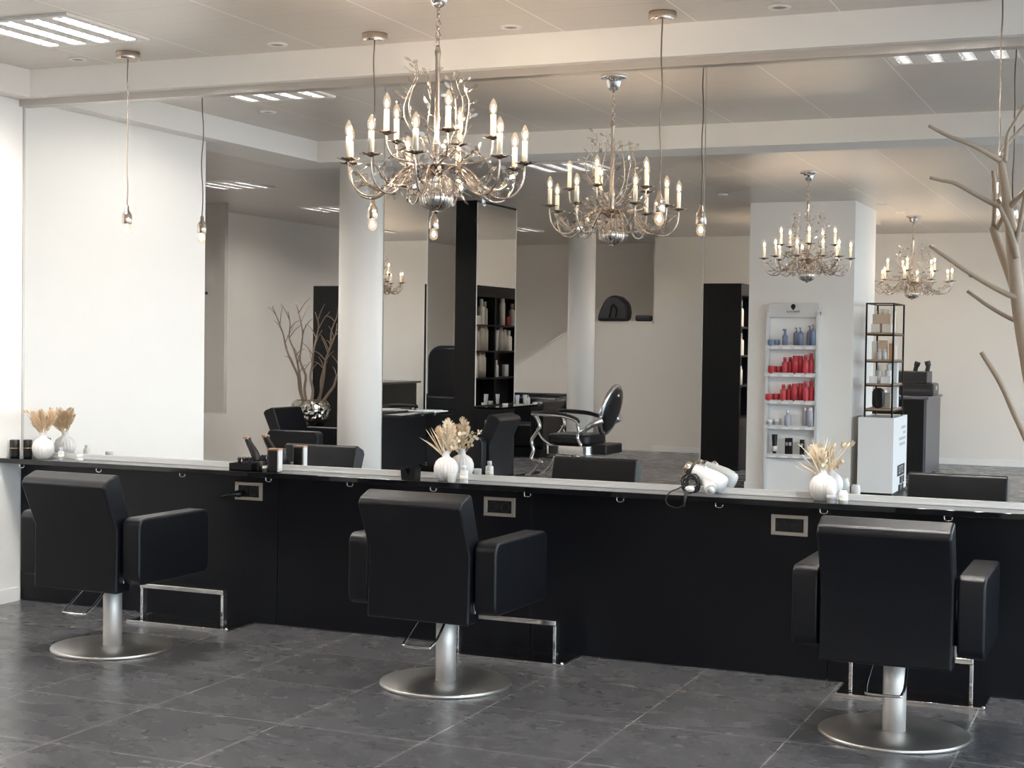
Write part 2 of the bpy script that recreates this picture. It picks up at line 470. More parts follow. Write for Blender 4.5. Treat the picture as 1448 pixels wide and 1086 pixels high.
# ================================================================= SALON CHAIRS
def salon_chair(label, loc, rz, lift=0, group='black salon styling chairs'):
    t = thing('salon_chair', label, 'chair', loc, rz, group)
    L = lift
    prof = [(-.264,.31+L),(-.262,.595+L),(-.352,.792+L),(-.335,.818+L),(-.262,.846+L),(-.242,.838+L),(-.163,.62+L),(-.163,.31+L)]
    build('backrest', G().prism(prof, 'x', -.237, .237), M['leather'], t, bevel=.016, seg=4)
    pf = [(-.252,.36+L),(-.25,.57+L)]
    for s in (-1, 1):
        a, b = sorted((s*.247, s*.346))
        build('armrest', G().prism(rrect(-.24,.275,.352+L,.652+L,.042,6), 'x', a, b), M['leather'], t, bevel=.012, seg=4)
    build('seat', G().box(-.235, .235, -.165, .275, .36+L, .485+L), M['leather'], t, bevel=.022, seg=4)
    build('seat_collar', G().lathe([(.055,.325+L),(.075,.34+L),(.075,.36+L)], 28), M['black'], t)
    build('column', G().cyl(.0435, .015, .335+L, seg=36), M['satin'], t)
    g = G().lathe([(.279,0),(.281,.004),(.281,.012),(.277,.0155),(.06,.0185),(.05,.0185)], 72)
    build('base_plate', g, M['steel'], t)
    P = [(-.055,-.06,.345+L),(-.068,-.20,.243),(-.064,-.255,.212),(-.05,-.268,.206),(.05,-.268,.206),(.064,-.255,.212),(.068,-.20,.243),(.055,-.06,.345+L)]
    build('foot_lever', G().tube(curve(P, 5), .0055, 8), M['chrome'], t)
    build('release_bracket', G().box(.238, .249, -.225, -.20, .355+L, .40+L), M['chrome'], t, bevel=.002, seg=1)
    return t
c0 = salon_chair('left black salon chair, closest to the white wall', (-2.643, -.838, 0), R(-2))
c1 = dup(c0, (-.928, -.806, 0), R(-2), 'middle black salon chair, in front of the middle vase')
c2 = dup(c0, (.949, -.81, 0), R(0), 'right black salon chair, below the branches')

# foot rests
def footrest(label, x):
    t = thing('foot_rest', label, 'foot rest', (x, 0, 0), 0, 'chrome foot rests in front of the counter base')
    build('floor_plate', G().box(-.30, .30, -.262, -.014, 0, .008), M['blackgloss'], t)
    build('edge_strip', G().box(-.302, .302, -.270, -.262, 0, .011), M['chrome'], t, bevel=.001, seg=1)
    build('end_cap', G().lathe([(.008,0),(.009,.012),(.006,.017)], 12, (.298, -.258, 0)), M['chrome'], t)
    for s in (-1, 1):
        pr = [(-.222,.008),(-.186,.008),(-.182,.09),(-.186,.172),(-.222,.172)]
        a, b = sorted((s*.236, s*.252))
        build('leg', G().prism(pr, 'x', a, b), M['chrome'], t, bevel=.003, seg=2)
    build('foot_bar', G().box(-.252, .252, -.226, -.184, .172, .196), M['chrome'], t, bevel=.004, seg=2)
    return t
f0 = footrest('chrome foot rest beside the left salon chair', -2.696)
dup(f0, (-.905, 0, 0), 0, 'chrome foot rest beside the middle salon chair')
dup(f0, (.921, 0, 0), 0, 'chrome foot rest behind the right salon chair')

# ================================================================= PENDANTS
def pendant(label, x):
    t = thing('pendant_lamp', label, 'lamp', (x, -.326, 0), 0, 'bare bulb pendants along the mirror')
    build('canopy', G().lathe([(.058,CZ-.040),(.060,CZ-.038),(.060,CZ)], 36), M['nickel'], t)
    rr = random.Random(int(x*100))
    pts = [(0,0,CZ-.038)]
    for k in range(1, 9):
        z = CZ-.05-(CZ-.05-2.13)*k/9
        pts.append((.004*math.sin(k*1.3+x*3), .003*math.cos(k*1.7+x), z))
    pts.append((0,0,2.118))
    build('cord', G().tube(curve(pts, 4), .0032, 6), M['cord'], t)
    build('lamp_holder', G().lathe([(.0235,2.028),(.0245,2.03),(.0245,2.072),(.020,2.084),(.011,2.096),(.0095,2.12),(.006,2.122)], 28), M['nickel'], t)
    b = build('bulb', G().lathe([(.0,1.972),(.011,1.975),(.0195,1.985),(.0225,1.999),(.019,2.014),(.012,2.029)], 24), M['bulbglass'], t)
    build('filament', G().lathe([(.0,1.990),(.006,1.994),(.0075,2.002),(.005,2.012),(.0,2.018)], 12), M['filament'], b)
    return t
p0 = pendant('pendant with bare bulb nearest the white wall', -2.967)
dup(p0, (-1.564, -.326, 0), R(40), 'pendant with bare bulb hanging left of the chandelier')
dup(p0, (-.163, -.326, 0), R(80), 'pendant with bare bulb right of the chandelier')
dup(p0, (1.236, -.326, 0), R(130), 'pendant with bare bulb hanging behind the pale branches')

# ================================================================= CHANDELIERS
def chandelier(label, loc, lower, upper):
    t = thing('chandelier', label, 'chandelier', loc, 0, 'crystal twig chandeliers')
    rnd = random.Random(5)
    build('canopy', G().lathe([(.012,2.808),(.022,2.812),(.034,2.828),(.040,2.85),(.044,2.868),(.068,2.872),(.072,2.878),(.070,CZ)], 32), M['chrome'], t)
    build('hanging_rod', G().tube([(0,0,2.81),(0,0,2.775)], .007, 10), M['silver'], t)
    g = G()
    zz = 2.775
    for k in range(5):
        h = .026; w = .010
        P = []
        for i in range(14):
            a = 2*PI*i/14
            x, z = w*math.cos(a), h*.62*math.sin(a)
            P.append((x, 0, zz-h*.5+z) if k % 2 else (0, x, zz-h*.5+z))
        g.tube(P, .0026, 6, closed=True); zz -= .0235
    build('chain', g, M['silver'], t)
    build('stem', G().lathe([(.010,2.06),(.0115,2.10),(.0105,2.24),(.016,2.255),(.016,2.265),(.0105,2.28),(.0105,2.60),(.013,2.62),(.013,2.63),(.007,2.655)], 18), M['silver'], t)
    # bowl of the hub
    prof = [(.0,1.994),(.02,1.996),(.042,2.005),(.056,2.022),(.061,2.044),(.054,2.064),(.036,2.074),(.015,2.078)]
    build('hub_bowl', G().lathe(prof, 32), M['chrome'], t)
    g = G()
    for k in range(16):
        a = 2*PI*k/16
        P = [(.012,2.13),(.045,2.125),(.066,2.06),(.060,2.014),(.02,1.99)]
        g.tube(curve([(r*math.cos(a), r*math.sin(a), z) for r, z in P], 4), .0032, 6)
    g.ball((0,0,1.988), .012)
    build('hub_ribs', g, M['silver'], t)
    build('crown_ring', G().lathe([(.012,2.155),(.03,2.16),(.05,2.172),(.052,2.176),(.03,2.168),(.012,2.165)], 24), M['silver'], t)
    def arm(az, up):
        a = R(az)
        d = Vector((math.sin(a), -math.cos(a), 0))
        if not up:
            P = [(.02,2.135),(.075,2.168),(.135,2.15),(.19,2.085),(.245,2.042),(.305,2.046),(.345,2.09),(.357,2.14),(.358,2.176)]
            rr, zt, ch = .358, 2.178, .092
        else:
            P = [(.02,2.145),(.08,2.175),(.145,2.182),(.195,2.192),(.222,2.225),(.228,2.28)]
            rr, zt, ch = .228, 2.282, .095
        pts = curve([tuple(d*r+Vector((0,0,z))) for r, z in P], 6)
        o = build('candle_arm', G().tube(pts, [.0052-.0012*i/len(pts) for i in range(len(pts))], 8), M['silver'], t)
        c = d*rr
        g = G().lathe([(.006,zt-.008),(.012,zt-.004),(.030,zt+.002),(.032,zt+.005),(.014,zt+.003),(.012,zt+.010)], 18, (c.x, c.y, 0))
        for k in range(7):
            b = 2*PI*k/7+az
            g.leaf((c.x+.022*math.cos(b), c.y+.022*math.sin(b), zt), (math.cos(b), math.sin(b), .25), (0,0,1), .026, .015)
        build('drip_tray', g, M['traymetal'], o)
        build('candle', G().lathe([(.0112,zt+.008),(.0112,zt+ch)], 16, (c.x, c.y, 0)), M['candle'], o)
        zb = zt+ch
        build('bulb', G().lathe([(.008,zb),(.0135,zb+.012),(.0165,zb+.026),(.014,zb+.042),(.007,zb+.058),(.0,zb+.068)], 16, (c.x, c.y, 0)), M['bulbglass'], o)
        build('filament', G().lathe([(.0,zb+.008),(.005,zb+.014),(.0056,zb+.022),(.0035,zb+.033),(.0,zb+.040)], 10, (c.x, c.y, 0)), M['filament'], o)
        # twig with crystal leaves hanging under the arm
        tw = G(); lf = G()
        side = Vector((-d.y, d.x, 0))
        for sgn in ((1, -1, .25) if not up else (1, -.6)):
            base = d*(.12 if not up else .09)+Vector((0,0,2.15 if not up else 2.18))
            q = [base]
            for k in range(1, 6):
                u = k/5
                if not up:
                    q.append(d*(.12+.21*u)+side*sgn*(.045*math.sin(u*5.0)+.035*u)+Vector((0,0,2.15-.11*math.sin(u*2.6)+.05*u)))
                else:
                    q.append(d*(.09+.11*u)+side*(.05*math.sin(u*4))+Vector((0,0,2.18+.05*math.sin(u*3))))
            pc = curve(q, 4)
            tw.tube(pc, .0024, 5, mi=0)
            for k in range(2, len(pc), 2):
                dd = Vector((rnd.uniform(-1,1), rnd.uniform(-1,1), rnd.uniform(-.8,.8)))
                e = pc[k]+dd.normalized()*.018
                tw.tube([pc[k], e], .0013, 4, mi=0)
                lf.leaf(e, dd, (rnd.uniform(-1,1), rnd.uniform(-1,1), rnd.uniform(-1,1)), rnd.uniform(.024,.038), rnd.uniform(.013,.020))
                if k % 4 == 1: tw.ball(e, .0045, 6, 4, mi=0)
        n0 = len(tw.v)
        tw.v += lf.v
        tw.f += [[i+n0 for i in f] for f in lf.f]; tw.sm += lf.sm; tw.mi += [1]*len(lf.f)
        build('crystal_spray', tw, [M['silver'], M['crystal']], o)
    for az in lower: arm(az, False)
    for az in upper: arm(az, True)
    # rising twigs round the stem
    for k in range(7):
        a0 = 2*PI*k/7+.35
        tw = G(); lf = []
        q = []
        amp = rnd.uniform(.035,.06)
        hh = rnd.uniform(.30,.42)
        for i in range(9):
            u = i/8
            r = .02+.115*math.sin(min(1,u*1.15)*PI*.75)+.012*math.sin(u*9+k)
            a = a0+amp*14*math.sin(u*4.2+k)*.16
            q.append((r*math.cos(a), r*math.sin(a), 2.19+hh*u))
        pc = curve(q, 4)
        tw.tube(pc, [.0028-.0013*i/len(pc) for i in range(len(pc))], 6)
        for i in range(5, len(pc), 2):
            p = pc[i]
            out = Vector((p.x, p.y, 0)).normalized()
            dd = (out*rnd.uniform(-.3,1)+Vector((-out.y, out.x, 0))*rnd.uniform(-1,1)+Vector((0,0,rnd.uniform(.1,.8)))).normalized()
            e = p+dd*rnd.uniform(.016,.03)
            tw.tube([p, (p+e)/2+Vector((0,0,-.003)), e], .0015, 4)
            lf.append((e, dd, (rnd.uniform(-1,1), rnd.uniform(-1,1), rnd.uniform(-1,1)), rnd.uniform(.024,.036), rnd.uniform(.012,.019)))
        for e in lf: tw.leaf(*e, mi=1)
        build('rising_twig', tw, [M['silver'], M['crystal']], t)
    return t
LOW = [13, 69, 108, 141, 191, 226, 284, 308, 341]
UP = [37, 109, 181, 253, 325]
ch = chandelier('large chandelier hanging right in front of the mirror', (-.872, -1.072, 0), LOW, UP)
dup(ch, (-.825, -5.8, 0), R(200), 'chandelier reflected in front of the white square pillar')
dup(ch, (-.63, -10.3, 0), R(75), 'chandelier reflected right of the pillar above the metal rack', scale=(1.16,1.16,1))
dup(ch, (-1.93, -10.3, 0), R(10), 'chandelier hidden behind the square pillar, glimpsed in a far mirror')

# ================================================================= CEILING LIGHTS
def troffer(label, x, y):
    t = thing('ceiling_light', label, 'ceiling light', (x, y, CZ), 0, 'square louvred ceiling lights')
    W = .30
    g = G()
    xs = [-W+.03+.152*k for k in range(4)]
    # face plate with four long openings (running along y)
    last = -W
    for a in xs:
        g.box(last, a, -W, W, -.012, 0); last = a+.075
    g.box(last, W, -W, W, -.012, 0)
    for a in xs:
        g.box(a, a+.075, -W, -W+.03, -.012, 0).box(a, a+.075, W-.03, W, -.012, 0)
    build('face_plate', g, M['trim'], t)
    for a in xs:
        g = G()
        for k in range(11):
            y0 = -W+.04+k*.052
            g.prism([(y0,-.0115),(y0+.004,-.0115),(y0+.010,-.0015),(y0-.006,-.0015)], 'x', a+.002, a+.073)
        g.box(a+.0005, a+.003, -W+.03, W-.03, -.0115, -.0012).box(a+.072, a+.0745, -W+.03, W-.03, -.0115, -.0012)
        build('louvre', g, M['louvre'], t)
        build('tube', G().box(a+.024, a+.051, -W+.03, W-.03, -.0012, -.0006), M['tubelight'], t)
    return t
t0 = troffer('square louvred ceiling light above the left salon chair', -2.939, -.893)
dup(t0, (.88, -.893, CZ), 0, 'square louvred ceiling light seen at the top right of the mirror')
dup(t0, (-2.60, -4.90, CZ), 0, 'square louvred ceiling light just beyond the drop beam')
dup(t0, (-6.16, -5.4, CZ), 0, 'square louvred ceiling light above the dim side area, nearest the opening')
dup(t0, (-6.5, -7.95, CZ), 0, 'square louvred ceiling light deep in the dim side area, left of the column')

dup(t0, (-5.75, -11.2, CZ), 0, 'added louvred fill light above the tub sofas, hidden by the partition')  # extra fixture out of sight, added to brighten the stair wall
dup(t0, (-5.6, -3.1, CZ), 0, 'added louvred fill light, unseen behind the end of the left wall')  # added fill behind the left wall, lifts the dim side area
dup(t0, (-1.45, -11.0, CZ), 0, 'added louvred fill light above the reception desk, hidden by the pillar')  # another added fill, placed behind the pillar to light the far wall

def downlight(label, x, y):
    t = thing('downlight', label, 'downlight', (x, y, CZ), 0, 'small round recessed downlights')
    g = G().lathe([(.030,-.002),(.036,-.008),(.047,-.007),(.05,0)], 28)
    build('ring', g, M['trim'], t)
    build('lens', G().lathe([(.0,-.0035),(.030,-.0035),(.030,-.0022)], 20), M['traymetal'], t)
    return t
d0 = downlight('round downlight at the far left of the ceiling above the counter', -3.331, -.265)
for x, y, l in ((-2.131,-.265,'round downlight between the first two pendants'), (-.90,-.265,'round downlight just right of the chandelier chain'),
                (.331,-.265,'round downlight right of the third pendant canopy'), (-3.357,-1.6,'round downlight in front of the left ceiling light, seen in the mirror'),
                (-2.005,-7.483,'round downlight left of the pillar, seen in the mirror'), (-.754,-7.371,'round downlight in front of the pillar corner, seen in the mirror'),
                (-.738,-8.871,'nearer of two downlights right of the pillar, seen in the mirror'), (-.70,-9.8,'farther of two downlights right of the pillar, seen in the mirror'),
                (-.736,-11.259,'round downlight close to the far wall above the reception desk')):
    dup(d0, (x, y, CZ), 0, l)

# ================================================================= VASES WITH DRIED PLANTS
def vase(label, x, y, s=1.0):
    pr = [(.030,0),(.036,.002),(.050,.022),(.0575,.048),(.0565,.070),(.048,.092),(.034,.105),(.019,.113),(.0155,.122),(.0165,.138),(.019,.141),(.016,.141),(.0125,.136),(.0125,.118),(.0,.112)]
    pr = [(r*s, z*s) for r, z in pr]
    o = build('vase', G().lathe(pr, 80, flute=20, fl=.03), M['ceramic'], loc=(x, y, .795))
    return tag(o, label, 'vase', 'white ribbed vases on the shelf')
vase('white ribbed vase at the left end of the shelf', -3.690, -.088)
vase('white ribbed vase on the shelf behind the middle chair', -1.280, -.09)
vase('white ribbed vase on the shelf left of the right chair', .516, -.075)

def plume(p, d, L, w, rnd, mi=0, fine=110):
    g = G(); p = Vector(p); d = Vector(d).normalized()
    s = d.orthogonal().normalized(); b = d.cross(s)
    bend = (s*rnd.uniform(-1,1)+b*rnd.uniform(-1,1))*.12*L
    ax = lambda u: p+d*(L*u)+bend*(u*u)+Vector((0,0,-.06*L*u*u))
    g.tube([ax(u/8) for u in range(9)], [.0016-.0011*u/8 for u in range(9)], 5, mi)
    for k in range(fine):
        u = .25+.75*k/fine
        a = rnd.uniform(0, 2*PI)
        out = s*math.cos(a)+b*math.sin(a)
        wid = w*math.sin(PI*min(1,(u-.2)/.82)**.8)*rnd.uniform(.7,1.1)+.002
        q = ax(u)
        dd = (out*.75+d*.9)
        g.leaf(q, dd, out.cross(d), wid*1.5, max(.0022, wid*.22), .0003, mi)
    return g
def spike(p, d, L, w, rnd, mi=0):
    """a long narrow curled leaf"""
    g = G(); p = Vector(p); d = Vector(d).normalized()
    s = d.orthogonal().normalized(); b = d.cross(s); c = (s*rnd.uniform(-1,1)+b*rnd.uniform(-1,1))
    pts = [p+d*(L*u/7)+c*(.22*L*(u/7)**2) for u in range(8)]
    g.tube(pts, [max(.0006, w*math.sin(PI*(.12+.86*u/7))) for u in range(8)], 6, mi, flat=.3)
    return g
def pod(p, d, L, w, mi=0, stem=.1):
    g = G(); p = Vector(p); d = Vector(d).normalized()
    e = p+d*stem
    g.tube([p, (p+e)/2+Vector((0,0,.004)), e], .0009, 5, mi)
    pts = [e+d*(L*u/7) for u in range(8)]
    g.tube(pts, [max(.0008, w*math.sin(PI*(.06+.9*u/7))) for u in range(8)], 8, mi)
    return g
def bouquet(label, x, y, spec, seed):
    rnd = random.Random(seed)
    t = thing('dried_bouquet', label, 'dried plants', (x, y, .90), 0, 'dried bouquets in the white vases')
    for kind, dx, dy, dz, L, w, m in spec:
        d = (dx, dy, dz); p = (dx*.008, dy*.008, .002)
        if kind == 'plume': build('plume', plume(p, d, L, w, rnd), M[m], t)
        elif kind == 'leaf': build('long_leaf', spike(p, d, L, w, rnd), M[m], t)
        elif kind == 'pod': build('seed_head', pod(p, d, .03, w, 0, L-.03), M[m], t)
        elif kind == 'round':
            g = G(); D = Vector(d).normalized(); P0 = Vector(p)
            g.tube([P0, P0+D*L*.5, P0+D*L], .0011, 5)
            for k in range(9):
                u = .35+.65*k/8
                o2 = Vector((rnd.uniform(-1,1), rnd.uniform(-1,1)*.6, rnd.uniform(-.3,.8))).normalized()
                g.leaf(P0+D*L*u, o2, (rnd.uniform(-.4,.4), -1, rnd.uniform(-.4,.4)), w*1.5, w*1.25, .0004)
            build('round_leaf_sprig', g, M[m], t)
    return t
bouquet('beige dried grass bouquet in the leftmost vase', -3.690, -.088, [
    ('plume',-.28,-.1,1,.17,.03,'dried'),('plume',-.05,-.2,1,.175,.03,'dried'),('plume',.25,0,1,.17,.03,'dried'),('plume',.42,.1,1,.18,.022,'dried'),
    ('plume',-.45,.1,.9,.13,.032,'dried'),('plume',.12,.25,1,.185,.026,'dried'),('leaf',.3,-.1,1,.16,.004,'driedpale'),('leaf',-.3,.1,1,.15,.004,'driedpale'),
    ('pod',-.72,-.1,1,.20,.007,'dried'),('pod',-.50,-.2,1,.185,.007,'dried'),('pod',.1,-.3,1,.17,.004,'driedbrown'),('pod',.36,-.2,1,.14,.005,'driedbrown')], 1)
bouquet('cream dried palm and pampas bouquet in the middle vase', -1.280, -.09, [
    ('plume',.02,-.1,1,.20,.034,'driedpale'),('plume',-.18,0,1,.165,.03,'dried'),('plume',.15,.1,1,.17,.03,'driedpale'),('plume',.03,.1,1,.18,.03,'dried'),
    ('leaf',-.95,-.1,1,.16,.007,'driedpale'),('leaf',-.8,0,1.1,.165,.007,'driedpale'),('leaf',-.65,-.2,1.1,.16,.007,'dried'),('leaf',-.55,.1,1.2,.165,.007,'driedpale'),
    ('leaf',-.42,-.1,1.2,.16,.006,'driedpale'),('leaf',-.75,.15,.8,.13,.006,'dried'),('leaf',-.3,-.1,1.3,.15,.006,'driedpale'),
    ('round',.65,-.1,.95,.155,.013,'driedpale'),('round',.45,.1,.9,.12,.013,'dried')], 2)
bouquet('spiky cream dried bouquet in the rightmost vase', .516, -.075, [
    ('leaf',-.9,-.1,.8,.13,.007,'driedpale'),('leaf',-1.1,0,.5,.14,.007,'driedpale'),('leaf',-.65,-.2,1,.155,.008,'driedpale'),('leaf',-.45,0,1,.17,.008,'driedpale'),
    ('leaf',-.25,-.1,1,.17,.009,'driedpale'),('leaf',-.1,.1,1,.165,.009,'driedpale'),('leaf',.05,-.1,1,.15,.008,'dried'),('leaf',-.8,.2,.6,.12,.006,'dried'),('leaf',-1,.1,.25,.12,.006,'dried'),
    ('plume',-.35,.1,1,.15,.028,'driedpale'),('plume',-.05,-.1,1,.13,.028,'driedpale'),('round',.15,-.1,.7,.06,.014,'driedpale'),
    ('pod',.35,-.1,1,.155,.006,'dried'),('pod',.62,-.1,1,.175,.007,'dried'),('pod',.72,.1,1,.18,.006,'dried'),('round',.5,0,.6,.07,.012,'dried')], 3)

# ================================================================= SMALL THINGS ON THE SHELF
SZ = .795
def bottle_prof(r, h, kind):
    if kind == 'jar': return [(r*.92,0),(r,.006*h/.05),(r,h*.55),(r*1.02,h*.58),(r*1.02,h*.96),(r*.97,h)], h*.57
    if kind == 'bottle': return [(r*.95,0),(r,h*.02),(r,h*.64),(r*.85,h*.70),(r*.45,h*.74),(r*.45,h*.77),(r*.55,h*.775),(r*.55,h*.99),(r*.5,h)], h*.76
    if kind == 'tube': return [(r*.62,0),(r*.62,h*.12),(r*.75,h*.14),(r*.8,h*.5),(r,h*.98),(r,h)], h*.13
    if kind == 'can': return [(r,0),(r,h*.80),(r*.8,h*.84),(r*.8,h*.99),(r*.75,h)], h*.83
    if kind == 'pump': return [(r,0),(r,h*.70),(r*.75,h*.745),(r*.35,h*.76),(r*.35,h*.82),(r*.18,h*.83),(r*.18,h*.95)], h*.75
    if kind == 'spray': return [(r,0),(r,h*.58),(r*.6,h*.66),(r*.42,h*.70),(r*.42,h)], h*.68
def bottle(name, label, cat, x, y, z, r, h, kind, body, cap, group=None, lab=None, band=(.16,.42)):
    pr, zc = bottle_prof(r, h, kind)
    g = G().lathe(pr, 18)
    for i, f in enumerate(g.f):
        if sum(g.v[j][2] for j in f)/len(f) >= zc: g.mi[i] = 1
    if kind == 'pump':
        g.box(-r*.55, r*.15, -r*.16, r*.16, h*.95, h, mi=1)
    if kind == 'spray':
        g.box(-r*.9, r*.2, -r*.2, r*.2, h*.9, h, mi=1)
    mats = [M[body], M[cap]]
    if lab:
        # a printed band: a thin sleeve round the body
        n = len(g.f); g.lathe([(r*1.012, h*band[0]), (r*1.012, h*band[1])], 18, mi=2)
        mats.append(M[lab])
    o = build(name, g, mats, loc=(x, y, z))
    return tag(o, label, cat, group)
bottle('jar', 'black styling jar touching the left wall', 'jar', -3.858, -.118, SZ, .026, .098, 'jar', 'black', 'black', 'black jars at the left shelf end', 'gold', band=(.52,.56))
bottle('jar', 'black styling jar just left of the leftmost vase', 'jar', -3.806, -.075, SZ, .024, .098, 'jar', 'black', 'black', 'black jars at the left shelf end', 'gold', band=(.52,.56))
bottle('bottle', 'small white bottle right of the leftmost vase', 'bottle', -3.555, -.104, SZ, .0165, .068, 'bottle', 'white', 'white', None, 'cream')
bottle('jar', 'small white cream jar right of the leftmost vase', 'jar', -3.418, -.125, SZ, .020, .038, 'jar', 'white', 'white', None, 'cream')
bottle('jar', 'small white jar in front of the middle vase', 'jar', -1.222, -.148, SZ, .0195, .042, 'jar', 'white', 'white')
bottle('bottle', 'white bottle right of the middle vase', 'bottle', -1.158, -.148, SZ, .0195, .082, 'bottle', 'white', 'white', None, 'cream')
bottle('bottle', 'taller white bottle right of the rightmost vase', 'bottle', .568, -.145, SZ, .0205, .082, 'can', 'white', 'white', None, 'greyink')
bottle('bottle', 'shorter white bottle at the very right of the rightmost vase', 'bottle', .618, -.145, SZ, .0195, .056, 'can', 'white', 'white', None, 'cream')

# hair clipper caddy group
t = thing('tool_tray', 'small open black tray holding combs and clips', 'tray', (-2.395, -.105, SZ))
g = G().box(-.068,.068,-.045,.045,0,.004).box(-.068,.068,-.045,-.041,0,.036).box(-.068,.068,.041,.045,0,.036).box(-.068,-.064,-.045,.045,0,.036).box(.064,.068,-.045,.045,0,.036).box(-.002,.002,-.045,.045,0,.036)
build('tray_body', g, M['blackmatt'], t)
rnd = random.Random(4)
cl = []
for k in range(5):
    px = -2.448+.018*k
    g = G().tube(curve([(0,0,0),(.003,.002,.028),(.006,-.004,.046)], 4), [.008]*9, 8).ball((.004, 0, .050), .0105, 8, 6)
    o = build('hair_clip', g, M['black'], loc=(px, -.085+.012*(k % 2), SZ+.0045), rot=(0,0,k*1.1))
    tag(o, 'black hair clip in the small tool tray under the clippers', 'hair clip', 'black hair clips in the tray')
t = thing('hair_clipper', 'black cordless hair clipper leaning upright in its charger', 'hair clipper', (-2.345, -.085, SZ))
build('charger_base', G().prism(rrect(-.034,.034,-.03,.03,.012), 'z', 0, .045), M['blackmatt'], t, bevel=.004, seg=2)
P = curve([(.008,0,.046),(-.004,0,.075),(-.022,0,.105),(-.042,0,.135),(-.052,0,.157)], 5)
build('clipper_body', G().tube(P, [.019+.003*math.sin(i*.28) for i in range(len(P))], 14), M['black'], t)
build('blade_head', G().box(-.066,-.040,-.020,.020,.156,.167), M['copper'], t, rot=(0,0,0), bevel=.002, seg=2)
t = thing('comb_beaker', 'black beaker with round brushes beside the hair clipper', 'beaker', (-2.292, -.095, SZ))
build('beaker_body', G().lathe([(.024,0),(.026,.002),(.027,.05),(.024,.05),(.023,.008),(.0,.008)], 24), M['blackmatt'], t)
g = G()
for k in range(3):
    P = []
    for i in range(14):
        a = 2*PI*i/14; P.append((-.008+.009*k+.007*math.cos(a), .006*k-.006, .066+.013*math.sin(a)))
    g.tube(P, .0022, 6, closed=True)
    g.tube([(-.008+.009*k, .006*k-.006, .010), (-.008+.009*k, .006*k-.006, .054)], .0022, 6)
build('scissor_handles', g, M['black'], t)
bottle('brush_tube', 'black ribbed cylinder between beaker and charger box', 'container', -2.268, -.045, SZ, .020, .105, 'can', 'black', 'black')
t = thing('charger_box', 'upright black box with copper top and silver sides on the shelf', 'box', (-2.205, -.088, SZ))
build('box_front', G().box(-.036,.016,-.05,-.012,.003,.108), M['black'], t, bevel=.004, seg=2)
build('side_panel', G().box(.017,.026,-.05,-.014,.003,.112), M['satin'], t, bevel=.002, seg=2)
build('box_top', G().prism(rrect(-.038,.028,-.052,-.010,.006), 'z', .109, .118), M['copper'], t, bevel=.002, seg=2)
bottle('jar', 'tiny grey jar at the foot of the charger box', 'jar', -2.262, -.135, SZ, .013, .03, 'jar', 'darkgrey', 'taupe')
# comb holder left of middle vase
t = thing('comb_holder', 'black two-pocket comb holder left of the middle vase', 'holder', (-1.462, -.10, SZ))
g = G()
g.prism([(-.036,0),(.036,0),(.040,.052),(.012,.040),(0,.018),(-.012,.040),(-.042,.052)], 'y', -.03, -.026)
g.prism([(-.036,0),(.036,0),(.040,.062),(.0,.05),(-.042,.062)], 'y', .026, .03)
g.box(-.037,-.033,-.026,.026,0,.05).box(.033,.037,-.026,.026,0,.05).box(-.033,.033,-.026,.026,0,.004)
build('holder_body', g, M['blackmatt'], t)

# hair dryer
t = thing('hair_dryer', 'white hair dryer lying on the shelf with its black cord wrapped', 'hair dryer', (.0, -.088, SZ))
def xf(g, mtx):
    g.v = [tuple(mtx @ Vector(p)) for p in g.v]; return g
tilt = Matrix.Translation((.0, 0, .078)) @ Matrix.Rotation(R(24), 4, 'Y')
body = G().lathe([(.028,-.075),(.032,-.07),(.036,-.04),(.043,0),(.047,.035),(.046,.065),(.041,.085),(.034,.092),(.0,.094)], 32)
xf(body, tilt @ Matrix.Rotation(R(90), 4, 'Y'))
build('dryer_body', body, M['white'], t)
noz = xf(G().lathe([(.026,-.105),(.028,-.104),(.0285,-.078),(.024,-.076)], 24), tilt @ Matrix.Rotation(R(90), 4, 'Y'))
build('nozzle', noz, M['silver'], t)
rg = xf(G().lathe([(.0335,-.074),(.0345,-.072),(.0345,-.066),(.0335,-.064)], 24), tilt @ Matrix.Rotation(R(90), 4, 'Y'))
build('front_ring', rg, M['black'], t)
hd = G().tube(curve([(.0,-.01,.068),(.022,-.045,.048),(.045,-.082,.030)], 5), [.024]*5+[.026,.027,.0275,.0275,.027,.0245], 18)
build('handle', hd, M['white'], t)
build('control_strip', G().ball((.046,-.085,.029), .018, 14, 8, sc=(.9,.5,1)), M['satin'], t)
P = []
for k in range(110):
    a = k*.62
    P.append((-.050+.034*math.cos(a)+.010*math.sin(k*.31), -.058+.016*math.sin(k*.23), .052+.033*math.sin(a)+.010*math.cos(k*.17)))
build('cord_bundle', G().tube(P, .0034, 6), M['black'], t)
build('hanging_cord', G().tube(curve([(-.075,-.06,.05),(-.10,-.088,.030),(-.135,-.105,.012),(-.152,-.108,-.02),(-.14,-.108,-.045),(-.10,-.108,-.055),(-.075,-.106,-.045)], 6), .003, 6), M['black'], t)
build('mains_plug', G().tube([(-.07,-.104,-.046),(-.066,-.104,-.02),(-.063,-.10,.008),(-.058,-.096,.026)], [.004,.006,.009,.011], 10), M['darkgrey'], t)
build('plug_cap', G().ball((-.048,-.092,.030), .018, 12, 8, sc=(1.25,1,.8)), M['white'], t)
g = G()
for s in (-1, 1):
    g.tube([(-.03,s*.012-.005,.12),(-.015,s*.014-.005,.135),(.0,s*.016-.005,.118)], .003, 6)
build('hanging_loop', g, M['chrome'], t)

